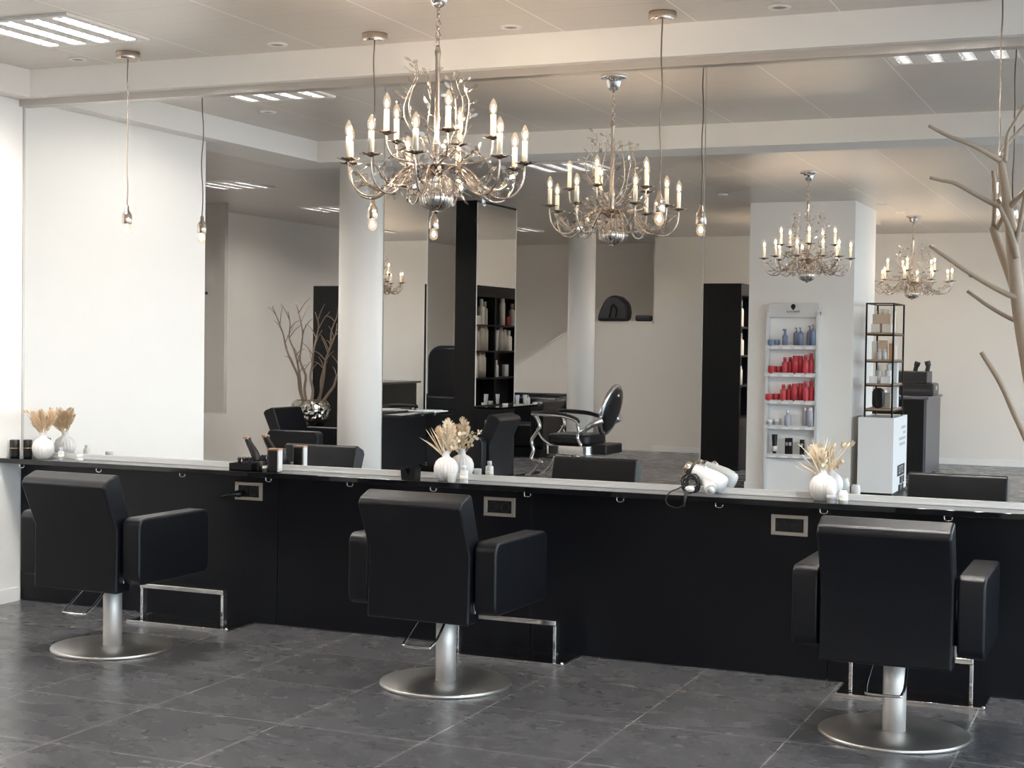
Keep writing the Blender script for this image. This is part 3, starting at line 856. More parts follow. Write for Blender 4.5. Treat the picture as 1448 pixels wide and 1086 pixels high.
# ================================================================= PALE BRANCH (right foreground)
t = thing('branch_tree', 'tall bare pale tree branch standing at the right edge', 'branch', (2.12, -1.9, 0))
X0 = 2.12
def br(pts, r0, r1, name='limb'):
    c = curve([(x-X0, y, z) for x, y, z in pts], 5)
    n = len(c)
    g = G().tube(c, [r0+(r1-r0)*i/(n-1) for i in range(n)], 12)
    return build(name, g, M['branch'], t)
br([(2.12,.0,.38),(1.86,.0,.75),(1.63,0,1.08),(1.512,0,1.30),(1.472,0,1.46),(1.447,0,1.60),(1.432,0,1.72),(1.420,0,1.82),(1.408,.0,1.90),(1.398,.0,1.965),(1.388,0,2.018)], .030, .011, 'trunk')
br([(1.388,0,2.018),(1.345,-.03,2.045),(1.300,-.05,2.068),(1.245,-.06,2.090),(1.188,-.07,2.122)], .0085, .0048)
br([(1.40,0,2.015),(1.402,.01,2.06),(1.405,.02,2.10),(1.43,.03,2.15),(1.448,.035,2.185)], .007, .0048)
br([(1.386,0,2.03),(1.383,.05,2.045),(1.40,.08,2.08),(1.44,.10,2.13),(1.50,.12,2.185)], .0055, .005)
br([(1.43,0,1.722),(1.405,.04,1.86),(1.385,.05,1.895),(1.378,.06,1.91)], .006, .006)
br([(1.385,.03,1.885),(1.33,.0,1.915),(1.265,-.03,1.952),(1.225,-.04,1.962),(1.192,-.05,1.97)], .0075, .0048)
br([(1.448,-.01,1.612),(1.415,-.02,1.625),(1.36,-.03,1.655),(1.29,-.04,1.70),(1.195,-.05,1.768)], .009, .0055)
br([(1.447,.01,1.60),(1.425,.05,1.665),(1.395,.07,1.74),(1.372,.08,1.80),(1.362,.085,1.83)], .016, .011)
br([(1.364,.085,1.83),(1.366,.09,1.90),(1.362,.09,1.97),(1.358,.09,2.0)], .008, .0065)
br([(1.372,.085,1.82),(1.39,.06,1.85),(1.40,.05,1.885),(1.398,.045,1.92)], .008, .005)
br([(1.441,-.02,1.73),(1.432,-.03,1.78),(1.41,-.04,1.84),(1.388,-.045,1.885)], .0085, .007)
br([(1.413,0,1.875),(1.44,-.02,1.905),(1.48,-.03,1.945),(1.53,-.04,1.99)], .0085, .006)
br([(1.436,.0,1.77),(1.452,-.03,1.85),(1.462,-.04,1.91),(1.472,-.05,1.96)], .007, .005)
br([(1.60,.02,1.17),(1.50,.04,1.43),(1.478,.05,1.50),(1.462,.06,1.56)], .012, .0075)
br([(1.466,.05,1.535),(1.42,.04,1.555),(1.36,.03,1.59),(1.298,.03,1.635)], .0075, .005)
br([(1.80,-.03,.82),(1.58,-.05,1.02),(1.47,-.06,1.23),(1.41,-.07,1.36),(1.352,-.07,1.452)], .014, .0065)
g = G()
for p in ((1.312,.0,1.683),(1.418,.09,1.70),(1.41,.085,1.735),(1.545,-.06,1.08)):
    g.ball((p[0]-X0, p[1], p[2]), .009, 8, 6)
build('knot', g, M['branch'], t)
pot = build('floor_pot', G().lathe([(.13,0),(.15,.02),(.17,.2),(.155,.36),(.12,.42),(.115,.42),(.115,.38),(0,.37)], 36), M['ceramic'], loc=(2.12,-1.9,0))
tag(pot, 'white floor pot holding the tall pale branch, past the right edge', 'pot')

# ================================================================= ROOM SEEN IN THE MIRROR
# --- styling stations: black partitions with mirrors facing the window side
def station(y0, y1, xf, nm, label, cov):
    t = thing('partition', label, 'partition', (xf-.12, (y0+y1)/2, 0), 0, 'black styling partitions')
    h = (y1-y0)/2
    build('core', G().box(-.12, .115, -h, h, .0, CZ), M['blackmatt'], t)
    o = build('partition_mirror', G().box(.1155, .120, -h+.006, h-.006, .80, CZ-.02), M['mirror'], t)
    g = G().box(.115, .123, -h, -h+.006, .80, CZ-.02).box(.115, .123, h-.006, h, .80, CZ-.02)
    build('edge_strip', g, M['trim'], t)
    build('base_front', G().box(.1155, .124, -h+.002, h-.002, .004, .765), M['panel'], t)
    o = build('ledge', G().box(.10, .40, -h-.0, h+.0, .768, .79), M['blackgloss'], t, bevel=.002, seg=1)
    return t
station(-6.41, -5.36, -4.60, 'a', 'black mirrored partition behind the front round column', 0)
station(-8.44, -7.42, -4.54, 'b', 'black mirrored partition with product ledge, left of the barber chair', 1)
socket((-4.527, -7.72, .60), R(90), 'single bright socket on the partition behind the turned salon chair', 'sockets on the partitions')
for k, (dy, dz, r) in enumerate(((-6.15,0,.0),(-6.0,.012,.2))):
    g = G()
    P = [(-.15+.02*i, 0, .006+.006*math.sin(i*.8)) for i in range(16)]
    g.prism([(-.09,-.14),(.085,-.16),(.09,.14),(-.08,.16)], 'z', 0, .010)
    o = build('towel', g, M['paper'], loc=(-4.40, dy, .7905+dz), rot=(0,0,r), bevel=.003, seg=2)
    tag(o, ['white folded towel lying flat on the far partition ledge', 'white folded towel on top of another on the partition ledge'][k], 'towel', 'white towels on the partition ledge')
for k, (y, x, kind, r, h, body, l) in enumerate(((-8.10,-4.36,'tube',.024,.105,'cream','cream tube, leftmost upright product on the partition ledge'),(-8.24,-4.29,'pump',.018,.10,'white','white pump bottle between two tubes on the partition ledge'),
        (-8.36,-4.38,'tube',.024,.10,'cream','cream tube, rightmost upright product on the partition ledge'))):
    bottle('bottle', l, 'bottle', x, y, .79, r, h, kind, body, 'white', 'products on the partition ledge')
bottle('jar', 'low cream jar at the left of the partition ledge products', 'jar', -4.42, -7.92, .79, .03, .022, 'jar', 'cream', 'cream')
bottle('jar', 'low cream jar at the right of the partition ledge products', 'jar', -4.28, -8.40, .79, .025, .022, 'jar', 'cream', 'cream')

# --- salon chairs reflected
dup(c0, (-3.57, -5.25, 0), R(90), 'black salon chair seen side-on facing the partition mirror')
dup(c0, (-5.13, -5.16, 0), R(-90), 'black salon chair in the dim side area in front of the silver pot')

# --- black tall board + bench + silver pot with branches
t = tag(build('tall_board', G().box(-7.385, -6.80, -9.12, -9.0, 0, 2.085), M['blackmatt'], bevel=.004, seg=1), 'tall black board behind the silver pot', 'board')
t = thing('low_cabinet', 'low black cabinet carrying the silver pot', 'cabinet', (-6.75, -7.75, 0))
build('cabinet_body', G().box(-.20,.50,-.32,.32,.05,.455), M['blackmatt'], t, bevel=.004, seg=1)
build('cabinet_top', G().box(-.22,.52,-.34,.34,.455,.485), M['blackgloss'], t, bevel=.003, seg=1)
build('plinth', G().box(-.18,.48,-.30,.30,0,.05), M['black'], t)
pz = .485
o = build('pot', G().lathe([(.12,0),(.15,.015),(.20,.11),(.225,.19),(.215,.25),(.185,.285),(.165,.292),(.16,.28),(.16,.24),(0,.24)], 40), M['hammered'], loc=(-6.80,-8.0+.02,pz))
tag(o, 'bulbous hammered silver pot with bare twigs', 'pot')
t = thing('twig_bunch', 'bare brown twigs standing in the silver pot', 'branches', (-6.80, -7.98, pz+.25))
rnd = random.Random(11)
specs = [(-.42,.12,1.32),(-.34,-.02,1.25),(-.12,.05,1.36),(.04,-.05,1.25),(.36,.05,1.38),(.24,-.1,1.1),(.62,.0,.88)]
for k, (dx, dy, L) in enumerate(specs):
    g = G()
    b = Vector((.10*dx/.5, .05*math.sin(k), .0))
    q = [b]
    n = 7
    for i in range(1, n+1):
        u = i/n
        q.append(b+Vector((dx*.75*u+rnd.uniform(-.03,.03), dy*u+rnd.uniform(-.03,.03), L*.82*u)))
    c = curve(q, 3); m = len(c)
    g.tube(c, [.017-.012*i/(m-1) for i in range(m)], 8)
    for i in range(int(m*.35), m-1, 2):
        p = c[i]; s = 1 if rnd.random() < .5 else -1
        e = p+Vector((s*rnd.uniform(.05,.16), rnd.uniform(-.08,.08), rnd.uniform(.06,.2)))
        mm = (p+e)/2+Vector((0,0,.02))
        cc = curve([p, mm, e], 4)
        g.tube(cc, [.006-.0035*j/(len(cc)-1) for j in range(len(cc))], 6)
    build('twig', g, M['bark'], t)

# --- wash unit glimpsed between the partitions
t = thing('wash_chair', 'bulky black shampoo chair with chrome basin between the partitions', 'wash chair', (-6.15, -9.9, 0))
build('backrest', G().prism(rrect(-.10,.50,.62,1.40,.17,6), 'y', -.14, .14), M['leather'], t, bevel=.05, seg=4)
build('seat', G().box(-.45,.5,-.32,.32,.30,.62), M['leather'], t, bevel=.05, seg=4)
build('pedestal', G().box(-.40,.45,-.28,.28,0,.30), M['blackmatt'], t, bevel=.02, seg=2)
build('basin', G().lathe([(.05,.82),(.13,.86),(.17,.95),(.19,1.0),(.17,1.0),(.14,.93),(0,.88)], 28, (-.42,.02,0)), M['blackgloss'], t)
build('tap', G().tube(curve([(-.42,.02,1.0),(-.40,.03,1.06),(-.33,.04,1.09),(-.24,.05,1.08)], 5), [.035]*8+[.03]*8, 10), M['chrome'], t)
build('armrest', G().box(-.62,-.1,.2,.26,.86,.90), M['steel'], t, bevel=.01, seg=2)
for k in (-1, 1): build('armpad', G().box(-.35,.4,.30*k-.05,.30*k+.05,.62,.80), M['leather'], t, bevel=.03, seg=3)

# --- sofas against the stair wall
def tub(label, x, y, w, h):
    t = thing('tub_sofa', label, 'sofa', (x, y, 0), 0, 'black tub sofas by the stair wall')
    build('backrest', G().prism(rrect(-w,w,.12,h,.10,6), 'y', -.40, -.22), M['leather'], t, bevel=.03, seg=3)
    for s in (-1, 1):
        a, b = sorted((s*w, s*(w-.17)))
        build('armrest', G().prism(rrect(-.40,.38,.10,h-.02,.09,6), 'x', a, b), M['leather'], t, bevel=.03, seg=3)
    build('seat', G().box(-w+.16,w-.16,-.25,.36,.14,.42), M['leather'], t, bevel=.04, seg=3)
    build('plinth', G().box(-w+.05,w-.05,-.33,.3,0,.12), M['black'], t)
tub('black tub sofa nearer the mirror, half hidden by the ledge products', -5.72, -11.35, .50, .735)
tub('black tub sofa farther back, touching the round column in view', -5.90, -12.35, .62, .755)

# --- barber chair
def barber():
    t = thing('barber_chair', 'chrome and black vintage barber chair beside the round column', 'barber chair', (-3.44, -7.5, .055), R(92)); t.scale = (1, .8, 1)
    # local: +y is the front
    build('seat_cushion', G().prism(rrect(-.27,.27,-.26,.30,.09,6), 'z', .40, .50), M['leather'], t, bevel=.03, seg=4)
    g = G().prism(rrect(-.29,.29,-.30,.33,.10,6), 'z', .30, .395)
    build('seat_frame', g, M['chrome'], t, bevel=.01, seg=2)
    for k in range(3):
        pass
    bk = G().lathe([(0,-.035),(.16,-.035),(.215,-.028),(.23,0),(.215,.03),(.16,.045),(0,.05)], 40, sx=.95, sy=1.04)
    mt = Matrix.Translation((0,-.42,.745)) @ Matrix.Rotation(R(19), 4, 'X') @ Matrix.Rotation(R(90), 4, 'X')
    bk.v = [tuple(mt @ Vector(p)) for p in bk.v]
    build('back_cushion', bk, M['leather'], t)
    rim = G().tube([tuple(mt @ Vector(((.225*math.cos(2*PI*k/40)), .242*math.sin(2*PI*k/40), 0))) for k in range(40)], .028, 10, closed=True)
    build('back_rim', rim, M['chrome'], t)
    build('back_button', G().ball(tuple(mt @ Vector((0,.165,.046))), .02), M['chrome'], t)
    for s in (-1, 1):
        x = s*.31
        g = G().tube(curve([(x,.43,.685),(x,.40,.66),(x,.36,.56),(x,.46,.44),(x,.44,.34),(x,.46,.24),(x,.30,.22)], 5), .022, 10)
        g.tube(curve([(x,-.14,.62),(x,-.16,.55),(x,-.15,.47),(x,-.20,.40)], 5), .02, 10)
        g.tube(curve([(x,.40,.55),(x,.33,.46),(x,.22,.40)], 5), .012, 8)
        build('arm_frame', g, M['chrome'], t)
        build('arm_pad', G().tube(curve([(x,.46,.70),(x,.30,.705),(x,.05,.695),(x,-.12,.66),(x,-.16,.62)], 5), .026, 10, flat=.7), M['leather'], t)
        build('arm_trim', G().tube(curve([(x*1.07,.46,.69),(x*1.07,.30,.69),(x*1.07,.05,.68),(x*1.07,-.12,.645),(x*1.07,-.17,.60)], 5), .013, 8), M['chrome'], t)
        build('back_bracket', G().tube([(x,-.18,.52),(x*.9,-.32,.61),(x*.78,-.44,.66)], [.022,.03,.034], 10), M['chrome'], t)
    build('rear_box', G().box(-.22,.22,-.48,-.28,.31,.41), M['leather'], t, bevel=.02, seg=3)
    build('pedestal', G().lathe([(.30,-.055),(.31,-.035),(.28,.05),(.12,.08),(.09,.12),(.09,.30)], 40), M['chrome'], t)
    g = G().tube(curve([(-.18,.42,.24),(-.18,.50,.12),(-.18,.62,.07)], 4), .015, 8).tube(curve([(.18,.42,.24),(.18,.50,.12),(.18,.62,.07)], 4), .015, 8)
    g.box(-.24,.24,.54,.72,.055,.075)
    build('foot_rest', g, M['chrome'], t)
barber()

# --- black double sided product shelf
GX0, GX1, GY0, GY1 = -3.02, -2.57, -12.35, -10.45
t = thing('shelf_cabinet', 'tall black double-sided product shelf left of the square pillar', 'shelf cabinet', ((GX0+GX1)/2, (GY0+GY1)/2, 0))
hx, hy, HT = (GX1-GX0)/2, (GY1-GY0)/2, 2.165
build('side_panel', G().box(-hx,hx,hy-.03,hy,0,HT), M['blackmatt'], t)
build('side_panel', G().box(-hx,hx,-hy,-hy+.03,0,HT), M['blackmatt'], t)
build('divider', G().box(-hx+.01,hx-.01,-.02,.02,.08,HT-.14), M['blackmatt'], t)
build('back_board', G().box(-.01,.01,-hy+.03,hy-.03,.08,HT-.14), M['blackmatt'], t)
build('top_box', G().box(-hx,hx,-hy+.03,hy-.03,HT-.14,HT), M['blackmatt'], t)
build('plinth', G().box(-hx,hx,-hy+.03,hy-.03,0,.6), M['blackmatt'], t)
ZS = [.99, 1.335, 1.67]
for z in ZS: build('shelf_board', G().box(-hx+.003,hx-.003,-hy+.03,hy-.03,z-.022,z), M['blackmatt'], t)
def side_row(x, z, items, side, lev):
    for k, (y, kind, r, h, body) in enumerate(items):
        nm = {'jar':'jar','box':'product_box'}.get(kind, 'bottle')
        l = '%s %s, %s from near end, %s level, %s side of black shelf' % (body if body not in ('beige','taupe') else body+' coloured', {'jar':'jar','box':'box','can':'flask','bottle':'bottle','pump':'pump bottle','tube':'tube','spray':'spray bottle'}[kind], ORD[k], lev, side)
        if kind == 'box':
            o = build(nm, G().box(-r,r,-r,r,0,h), M[body], loc=(x, y, z)); tag(o, l, 'box', 'products on the black shelf')
        else:
            bottle(nm, l, 'jar' if kind == 'jar' else 'bottle', x, y, z, r, h, kind, body, 'white' if body == 'cream' else body, 'products on the black shelf')
XW = GX0+.10
side_row(XW, ZS[2], [(-10.68,'box',.05,.13,'beige'),(-10.82,'bottle',.045,.33,'beige'),(-10.95,'box',.055,.11,'cream'),(-11.14,'bottle',.045,.33,'cream'),(-11.25,'bottle',.04,.30,'taupe'),(-11.82,'can',.04,.36,'cream'),(-12.02,'can',.03,.12,'red'),(-12.15,'bottle',.04,.3,'taupe')], 'partition', 'top')
side_row(XW, ZS[1], [(-10.62,'can',.05,.28,'taupe'),(-10.74,'bottle',.05,.26,'taupe'),(-10.86,'bottle',.055,.31,'taupe'),(-10.98,'bottle',.055,.35,'taupe'),(-11.12,'can',.055,.34,'taupe'),(-11.24,'can',.055,.34,'taupe'),(-11.5,'bottle',.04,.24,'cream'),(-11.62,'tube',.045,.27,'cream'),(-11.76,'can',.045,.31,'taupe'),(-11.88,'can',.045,.28,'taupe'),(-12.05,'bottle',.045,.27,'cream')], 'partition', 'middle')
side_row(XW, ZS[0], [(-10.66,'bottle',.055,.30,'cream'),(-10.80,'jar',.06,.15,'taupe'),(-10.94,'can',.05,.28,'cream'),(-11.06,'can',.055,.32,'taupe'),(-11.18,'can',.055,.32,'taupe'),(-11.50,'jar',.05,.14,'darkgrey'),(-11.64,'bottle',.035,.22,'white'),(-11.95,'jar',.045,.16,'white')], 'partition', 'bottom')
XE = GX1-.09
side_row(XE, ZS[2], [(-10.62,'bottle',.045,.27,'white'),(-10.75,'bottle',.045,.30,'cream')], 'window', 'top')
side_row(XE, ZS[1], [(-10.62,'jar',.05,.07,'white'),(-10.78,'bottle',.045,.26,'cream')], 'window', 'middle')
side_row(XE, ZS[0], [(-10.60,'bottle',.045,.24,'white'),(-10.74,'can',.045,.22,'cream')], 'window', 'bottom')

# --- white product display on the pillar
DX0, DX1, DY = -1.760, -1.228, -8.4
t = thing('product_display', 'white wall display with five product shelves on the square pillar', 'display', ((DX0+DX1)/2, DY, 0))
W = (DX1-DX0)/2
build('back_panel', G().box(-W,W,.002,.02,.0,1.80), M['whitebox'], t)
build('header', G().prism(rrect(-W+.02,W,1.74,1.88,.03,5), 'y', .02, .075), M['white'], t, bevel=.004, seg=2)
for s in (-1, 1):
    a, b = sorted((s*W, s*(W-.03))); build('side_post', G().box(a, b, .02, .105, .0, 1.80), M['white'], t, bevel=.004, seg=2)
build('lower_front', G().box(-W+.03,W-.03,.02,.07,0,.33), M['whitebox'], t)
DZ = [1.452, 1.178, .906, .655, .370]
for z in DZ:
    s = build('shelf_board', G().box(-W+.032,W-.032,.02,.121,z-.014,z).box(-W+.004,W-.022,.121,.125,z-.03,z+.01), M['white'], t)
    g = G()
    for k in range(4): g.box(-W+.06+.118*k, -W+.13+.118*k, .1252, .1262, z-.028, z-.008)
    build('price_label', g, M['paper'], s)
# emblem: a dark head silhouette over lettering, as on the header
hp = []
for x, z in [(-.008,-.030),(.009,-.030),(.009,-.018),(.016,-.014),(.022,-.004),(.024,.006),(.019,.020),(.009,.029),(-.004,.030),(-.016,.024),(-.023,.012),(-.025,.004),(-.021,.000),(-.022,-.008),(-.017,-.014),(-.010,-.016)]:
    hp.append((x, 1.842+z))
g = G().prism(hp, 'y', .0752, .0770)
build('emblem', g, M['ink'], t)
def text(name, body, size, parent, loc, rot, m, ext=.0006):
    c = bpy.data.curves.new(name, 'FONT'); c.body = body; c.size = size; c.align_x = 'CENTER'; c.align_y = 'CENTER'; c.extrude = ext; c.resolution_u = 3
    c.materials.append(m)
    o = bpy.data.objects.new(name, c); COL.objects.link(o)
    me = bpy.data.meshes.new_from_object(o.evaluated_get(bpy.context.evaluated_depsgraph_get()))
    bpy.data.objects.remove(o)
    me.materials.clear(); me.materials.append(m)
    o = bpy.data.objects.new(name, me); COL.objects.link(o)
    o.parent = parent; o.location = loc; o.rotation_euler = rot
    return o
text('lettering', 'Schwarzkopf', .026, t, (0,.0762,1.797), (R(90),0,R(180)), M['ink'])
build('rule_line', G().box(-.06,.06,.0752,.0762,1.779,1.7815), M['greyink'], t)
def px2x(px): return -1.763+(px-1083)*.00717
rows = [
 ('top', DZ[0], 'blue grey', [(1091,'jar',.040,.062,'blue'),(1097.5,'jar',.034,.062,'blue'),(1110.5,'spray',.032,.17,'blue'),(1125,'pump',.034,.185,'blue'),(1132,'pump',.034,.185,'blue'),(1143.5,'pump',.034,.205,'blue'),(1149.5,'pump',.030,.215,'blue')]),
 ('second', DZ[1], 'coral red', [(1092.5,'jar',.042,.075,'red'),(1101,'jar',.034,.072,'red'),(1111,'bottle',.034,.165,'red'),(1117,'bottle',.030,.165,'red'),(1125.5,'can',.036,.18,'red'),(1131.5,'can',.034,.18,'red'),(1140,'bottle',.036,.19,'red'),(1146,'bottle',.034,.205,'red')]),
 ('third', DZ[2], 'coral red', [(1089.5,'jar',.042,.068,'red'),(1098.5,'jar',.036,.068,'red'),(1109.5,'bottle',.036,.165,'red'),(1116.5,'bottle',.032,.165,'red'),(1125,'can',.036,.175,'red'),(1132.5,'can',.034,.18,'red'),(1140.5,'bottle',.036,.20,'red'),(1147,'bottle',.034,.205,'red')]),
 ('fourth', DZ[3], 'silver lilac', [(1091,'jar',.038,.06,'lilac'),(1100,'jar',.04,.072,'lilac'),(1116.5,'bottle',.040,.16,'lilac'),(1140,'can',.036,.19,'lilac'),(1147.5,'can',.036,.195,'lilac')]),
 ('bottom', DZ[4], 'black', [(1098.5,'tube',.034,.20,'black'),(1115,'box',.028,.165,'black'),(1121,'box',.028,.17,'black'),(1136,'box',.03,.155,'black')]),
]
for lev, z, cn, items in rows:
    for k, (px, kind, r, h, body) in enumerate(items):
        l = '%s %s, %s from the left on the %s shelf of the white display' % (cn, {'jar':'jar','box':'carton','can':'flask','bottle':'bottle','pump':'pump bottle','tube':'tube','spray':'spray bottle'}[kind], ORD[k], lev)
        x = px2x(px); y = DY+.096-(.042 if k % 2 else 0); r *= .86
        if kind == 'box':
            o = build('product_carton', G().box(-r*.8,r*.8,-r*.7,r*.7,0,h,0).box(-r*.5,r*.5,r*.705,r*.72,h*.55,h*.75,1), [M[body], M['greyink']], loc=(x,y,z+.0005)); tag(o, l, 'carton', 'products on the white display')
        else:
            bottle('jar' if kind == 'jar' else 'bottle', l, 'jar' if kind == 'jar' else 'bottle', x, y, z+.0005, r, h, kind, body, body if body != 'lilac' else 'satin', 'products on the white display', 'white' if body == 'black' else None)

# --- white pedestal with rack
t = thing('pedestal_box', 'white pedestal box under the metal rack', 'pedestal', (-.665, -8.78, 0))
build('box_body', G().box(-.172,.172,-.43,.43,.03,.768), M['whitebox'], t, bevel=.003, seg=1)
build('plinth', G().box(-.16,.16,-.41,.41,0,.03), M['black'], t)
# black word blocks on the window side
for y0, y1, z0, z1, s, sz in ((-.30,.16,.175,.285,'STYLE',.105),(-.30,.0,.095,.165,'IS',.09),(-.26,.08,.025,.088,'IT',.085)):
    b = build('word_block', G().box(.1722,.1732,y0,y1,z0,z1), M['ink'], t)
    text('lettering', s, sz, b, (.1738,(y0+y1)/2,(z0+z1)/2), (R(90),0,R(90)), M['white'], .0003)
g = G()
for z, y0, y1 in ((.655,-.33,-.06),(.60,-.33,-.14),(.545,-.34,.10),(.49,-.30,.06)):
    yy = y0
    while yy < y1-.02:
        w = .018+.012*abs(math.sin(yy*57)); g.box(.1722,.1728,yy,yy+w,z-.014,z+.014); yy += w+.010
build('small_print', g, M['greyink'], t)
t = thing('metal_rack', 'black metal open rack with oak shelves on the white pedestal', 'rack', (-.657, -8.74, .768))
RW, RD, RH = .131, .32, 1.12
for sx in (-1, 1):
    for sy in (-1, 1):
        build('post', G().box(sx*RW-.008, sx*RW+.008, sy*RD-.008, sy*RD+.008, 0, RH), M['blackmatt'], t)
g = G()
for z in (RH-.012, .055, .30, .535, .80):
    for s in (-1, 1):
        g.box(-RW+.008,RW-.008,s*RD-.006,s*RD+.006,z,z+.012).box(s*RW-.006,s*RW+.006,-RD+.008,RD-.008,z,z+.012)
build('rails', g, M['blackmatt'], t)
RZ = [.067+.768, .312+.768, .547+.768, .812+.768]
for z in RZ: build('shelf_board', G().box(-RW+.002,RW-.002,-RD+.002,RD-.002,z-.768,z-.768+.018), M['wood'], t)
def rk(name, label, cat, x, y, lev, w, d, h, m, kind='box', zo=0, round_=False):
    z = RZ[lev]+.0185+zo
    if kind == 'box': o = tag(build(name, G().box(-w/2,w/2,-d/2,d/2,0,h), M[m], loc=(x,y,z), bevel=.003, seg=1), label, cat, 'products in the metal rack')
    else: o = bottle(name, label, cat, x, y, z, w/2, h, kind, m, 'white' if m != 'black' else 'black', 'products in the metal rack')
    return o
# top level: cartons and little bottles
rk('carton','white carton, left of a pair on the top rack level','carton',-.705,-8.50,3,.085,.10,.085,'cream')
rk('carton','white carton, right of a pair on the top rack level','carton',-.600,-8.50,3,.085,.10,.085,'cream')
rk('carton','long beige carton lying on two white cartons','carton',-.650,-8.50,3,.17,.10,.095,'beige',zo=.0855)
for k in range(4): rk('bottle','tiny cream bottle, %s from the left on the long beige carton' % ORD[k],'bottle',-.712+.042*k,-8.50,3,.026,.026,.045,'cream','bottle',zo=.181)
rk('carton','tall cream carton at the window side of the top rack level','carton',-.62,-8.78,3,.10,.12,.22,'cream')
rk('tin','round beige tin at the back of the top rack level','tin',-.69,-8.93,3,.10,.10,.24,'beige','can')
# second level
rk('carton','tall beige carton, tallest on the second rack level','carton',-.655,-8.62,2,.085,.07,.19,'beige')
rk('carton','slim cream carton at the left of the second rack level','carton',-.735,-8.60,2,.045,.06,.18,'cream')
rk('bottle','white bottle with black cap, left of a pair on the second rack level','bottle',-.668,-8.49,2,.044,.04,.105,'white','bottle')
rk('bottle','white bottle with black cap, right of a pair on the second rack level','bottle',-.620,-8.50,2,.044,.04,.105,'white','bottle')
rk('carton','copper box right of the white bottles in the rack','carton',-.567,-8.60,2,.05,.06,.16,'copper')
rk('bottle','tall cream bottle at the window side of the second rack level','bottle',-.58,-8.80,2,.07,.07,.2,'cream','bottle')
# third level
rk('carton','pale carton, left of a pair on the third rack level','carton',-.72,-8.50,1,.075,.09,.07,'whitebox')
rk('carton','pale carton, right of a pair on the third rack level','carton',-.60,-8.50,1,.095,.09,.07,'whitebox')
rk('jar','small blue grey jar between two pale cartons','jar',-.664,-8.49,1,.034,.034,.06,'lilac','jar')
rk('bottle','white spray bottle behind the pale cartons, left one','bottle',-.69,-8.62,1,.06,.06,.18,'white','bottle')
rk('bottle','white spray bottle behind the pale cartons, right one','bottle',-.60,-8.62,1,.07,.06,.19,'white','bottle')
rk('carton','tall white carton at the window side of the third rack level','carton',-.585,-8.84,1,.09,.09,.21,'whitebox')
# bottom level: dark round case
o = build('hair_band_case', G().prism(rrect(-.055,.055,0,.20,.05,6), 'y', -.05, .05), M['black'], loc=(-.675,-8.52,RZ[0]+.0185), bevel=.012, seg=3)
tag(o, 'rounded black case on the lowest rack level', 'case', 'products in the metal rack')
rk('carton','taupe carton behind the rounded black case','carton',-.60,-8.60,0,.07,.07,.15,'taupe')
rk('carton','tall white carton at the window side of the lowest rack level','carton',-.585,-8.84,0,.10,.10,.20,'whitebox')

# --- reception desk
t = thing('reception_desk', 'dark grey reception desk behind the white pedestal', 'desk', (-1.08, -11.65, 0))
build('desk_body', G().box(-.50,.50,-.58,.58,.0,.86), M['blackmatt'], t)
build('end_panel', G().box(.50,.53,-.60,.60,0,.865), M['deskside'], t)
build('desk_top', G().box(-.55,.55,-.62,.62,.866,.892), M['deskside'], t, bevel=.003, seg=1)
t = thing('printer', 'black printer on the right end of the reception desk', 'printer', (-.72, -11.62, .892))
build('printer_body', G().prism(rrect(-.20,.20,0,.15,.03,4), 'y', -.22, .22), M['black'], t, bevel=.015, seg=3)
build('paper_slot', G().box(-.15,.15,.221,.226,.05,.08), M['darkgrey'], t)
build('display_panel', G().box(.201,.204,-.05,.05,.07,.12), M['satin'], t)
t = thing('cash_drawer', 'flat black box stacked on the printer', 'box', (-.80, -11.62, 1.0425))
build('drawer_body', G().box(-.27,.20,-.22,.22,0,.135), M['darkgrey'], t, bevel=.006, seg=2)
build('drawer_front', G().box(-.26,.19,.221,.226,.012,.123), M['black'], t)
for k, (x, h, l) in enumerate(((-.75,.11,'black handheld device leaning on the left of the flat box'),(-.615,.12,'black upright device at the right of the flat box'))):
    g = G().tube(curve([(0,0,0),(.012,0,h*.5),(.03 if k == 0 else 0,0,h)], 4), [.026]*5+[.034]*4, 10)
    o = build('handheld_device', g, M['black'], loc=(x,-11.5,1.178)); tag(o, l, 'device')
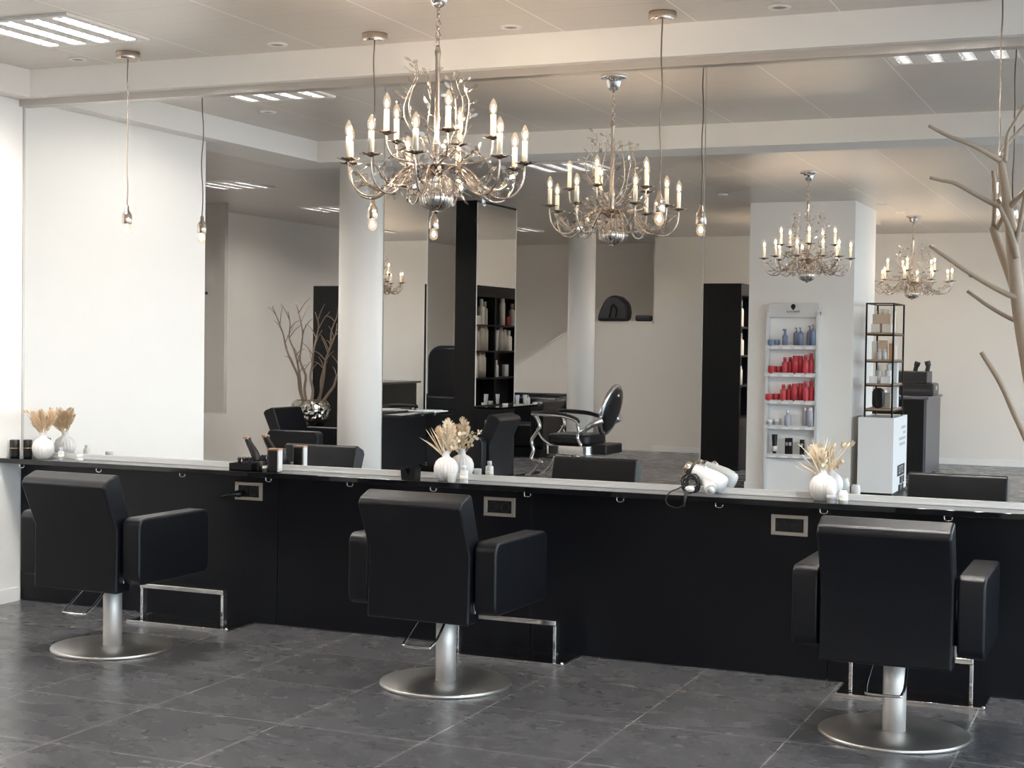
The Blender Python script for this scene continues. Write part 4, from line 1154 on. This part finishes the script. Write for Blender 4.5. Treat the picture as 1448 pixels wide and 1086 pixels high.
o = build('paper_stack', G().prism([(-.13,-.15),(.12,-.17),(.14,.15),(-.11,.17)], 'z', 0, .05), M['paper'], loc=(-1.05,-11.28,.8925), bevel=.004, seg=2)
tag(o, 'pile of white papers left of the printer on the reception desk', 'papers')

# --- black bag on the stair wall
t = thing('bag', 'slumped black bag on the stair wall ledge', 'bag', (-4.98, -13.0, 1.756))
g = G()
pr = [(-.24,0),(.20,0),(.22,.12),(.20,.24),(.10,.33),(-.02,.36),(-.12,.30),(-.2,.14)]
g.prism(pr, 'y', -.09, .12)
build('bag_body', g, M['seatgrey'], t, bevel=.05, seg=4)
build('strap', G().tube(curve([(-.05,.135,.05),(0,.145,.22),(.06,.14,.16),(.04,.135,.05)], 5), .012, 8), M['leather'], t)
o = build('pouch', G().box(-.10,.12,-.06,.06,0,.08), M['seatgrey'], loc=(-4.58,-13.0,1.756), bevel=.025, seg=3)
tag(o, 'small flat black pouch on the stair wall ledge, right of the bag', 'bag')

# ================================================================= LIGHT
w = bpy.data.worlds.new('daylight'); SC.world = w; w.use_nodes = True
bg = w.node_tree.nodes['Background']; bg.inputs[0].default_value = (.80,.90,1.0,1); bg.inputs[1].default_value = 3.1
for i in range(len(YW)-1):
    l = bpy.data.lights.new('window_portal', 'AREA'); l.shape = 'RECTANGLE'; l.size = 1.95; l.size_y = 2.48
    l.cycles.is_portal = True
    o = bpy.data.objects.new('window_portal', l); COL.objects.link(o)
    o.location = (XR+.02, (YW[i]+YW[i+1])/2, 1.42)
    o.rotation_euler = (0, R(90), 0)
    o.rotation_euler = Vector((-1,0,0)).to_track_quat('-Z', 'Z').to_euler()
SC.view_settings.view_transform = 'Standard'; SC.view_settings.look = 'None'
SC.view_settings.gamma = 1; SC.view_settings.use_curve_mapping = False
SC.view_settings.exposure = 0.92
cy = SC.cycles
cy.use_denoising = True; cy.max_bounces = 14; cy.diffuse_bounces = 6; cy.glossy_bounces = 8; cy.transparent_max_bounces = 16; cy.transmission_bounces = 8
cy.sample_clamp_indirect = 8; cy.caustics_reflective = True; cy.blur_glossy = .15
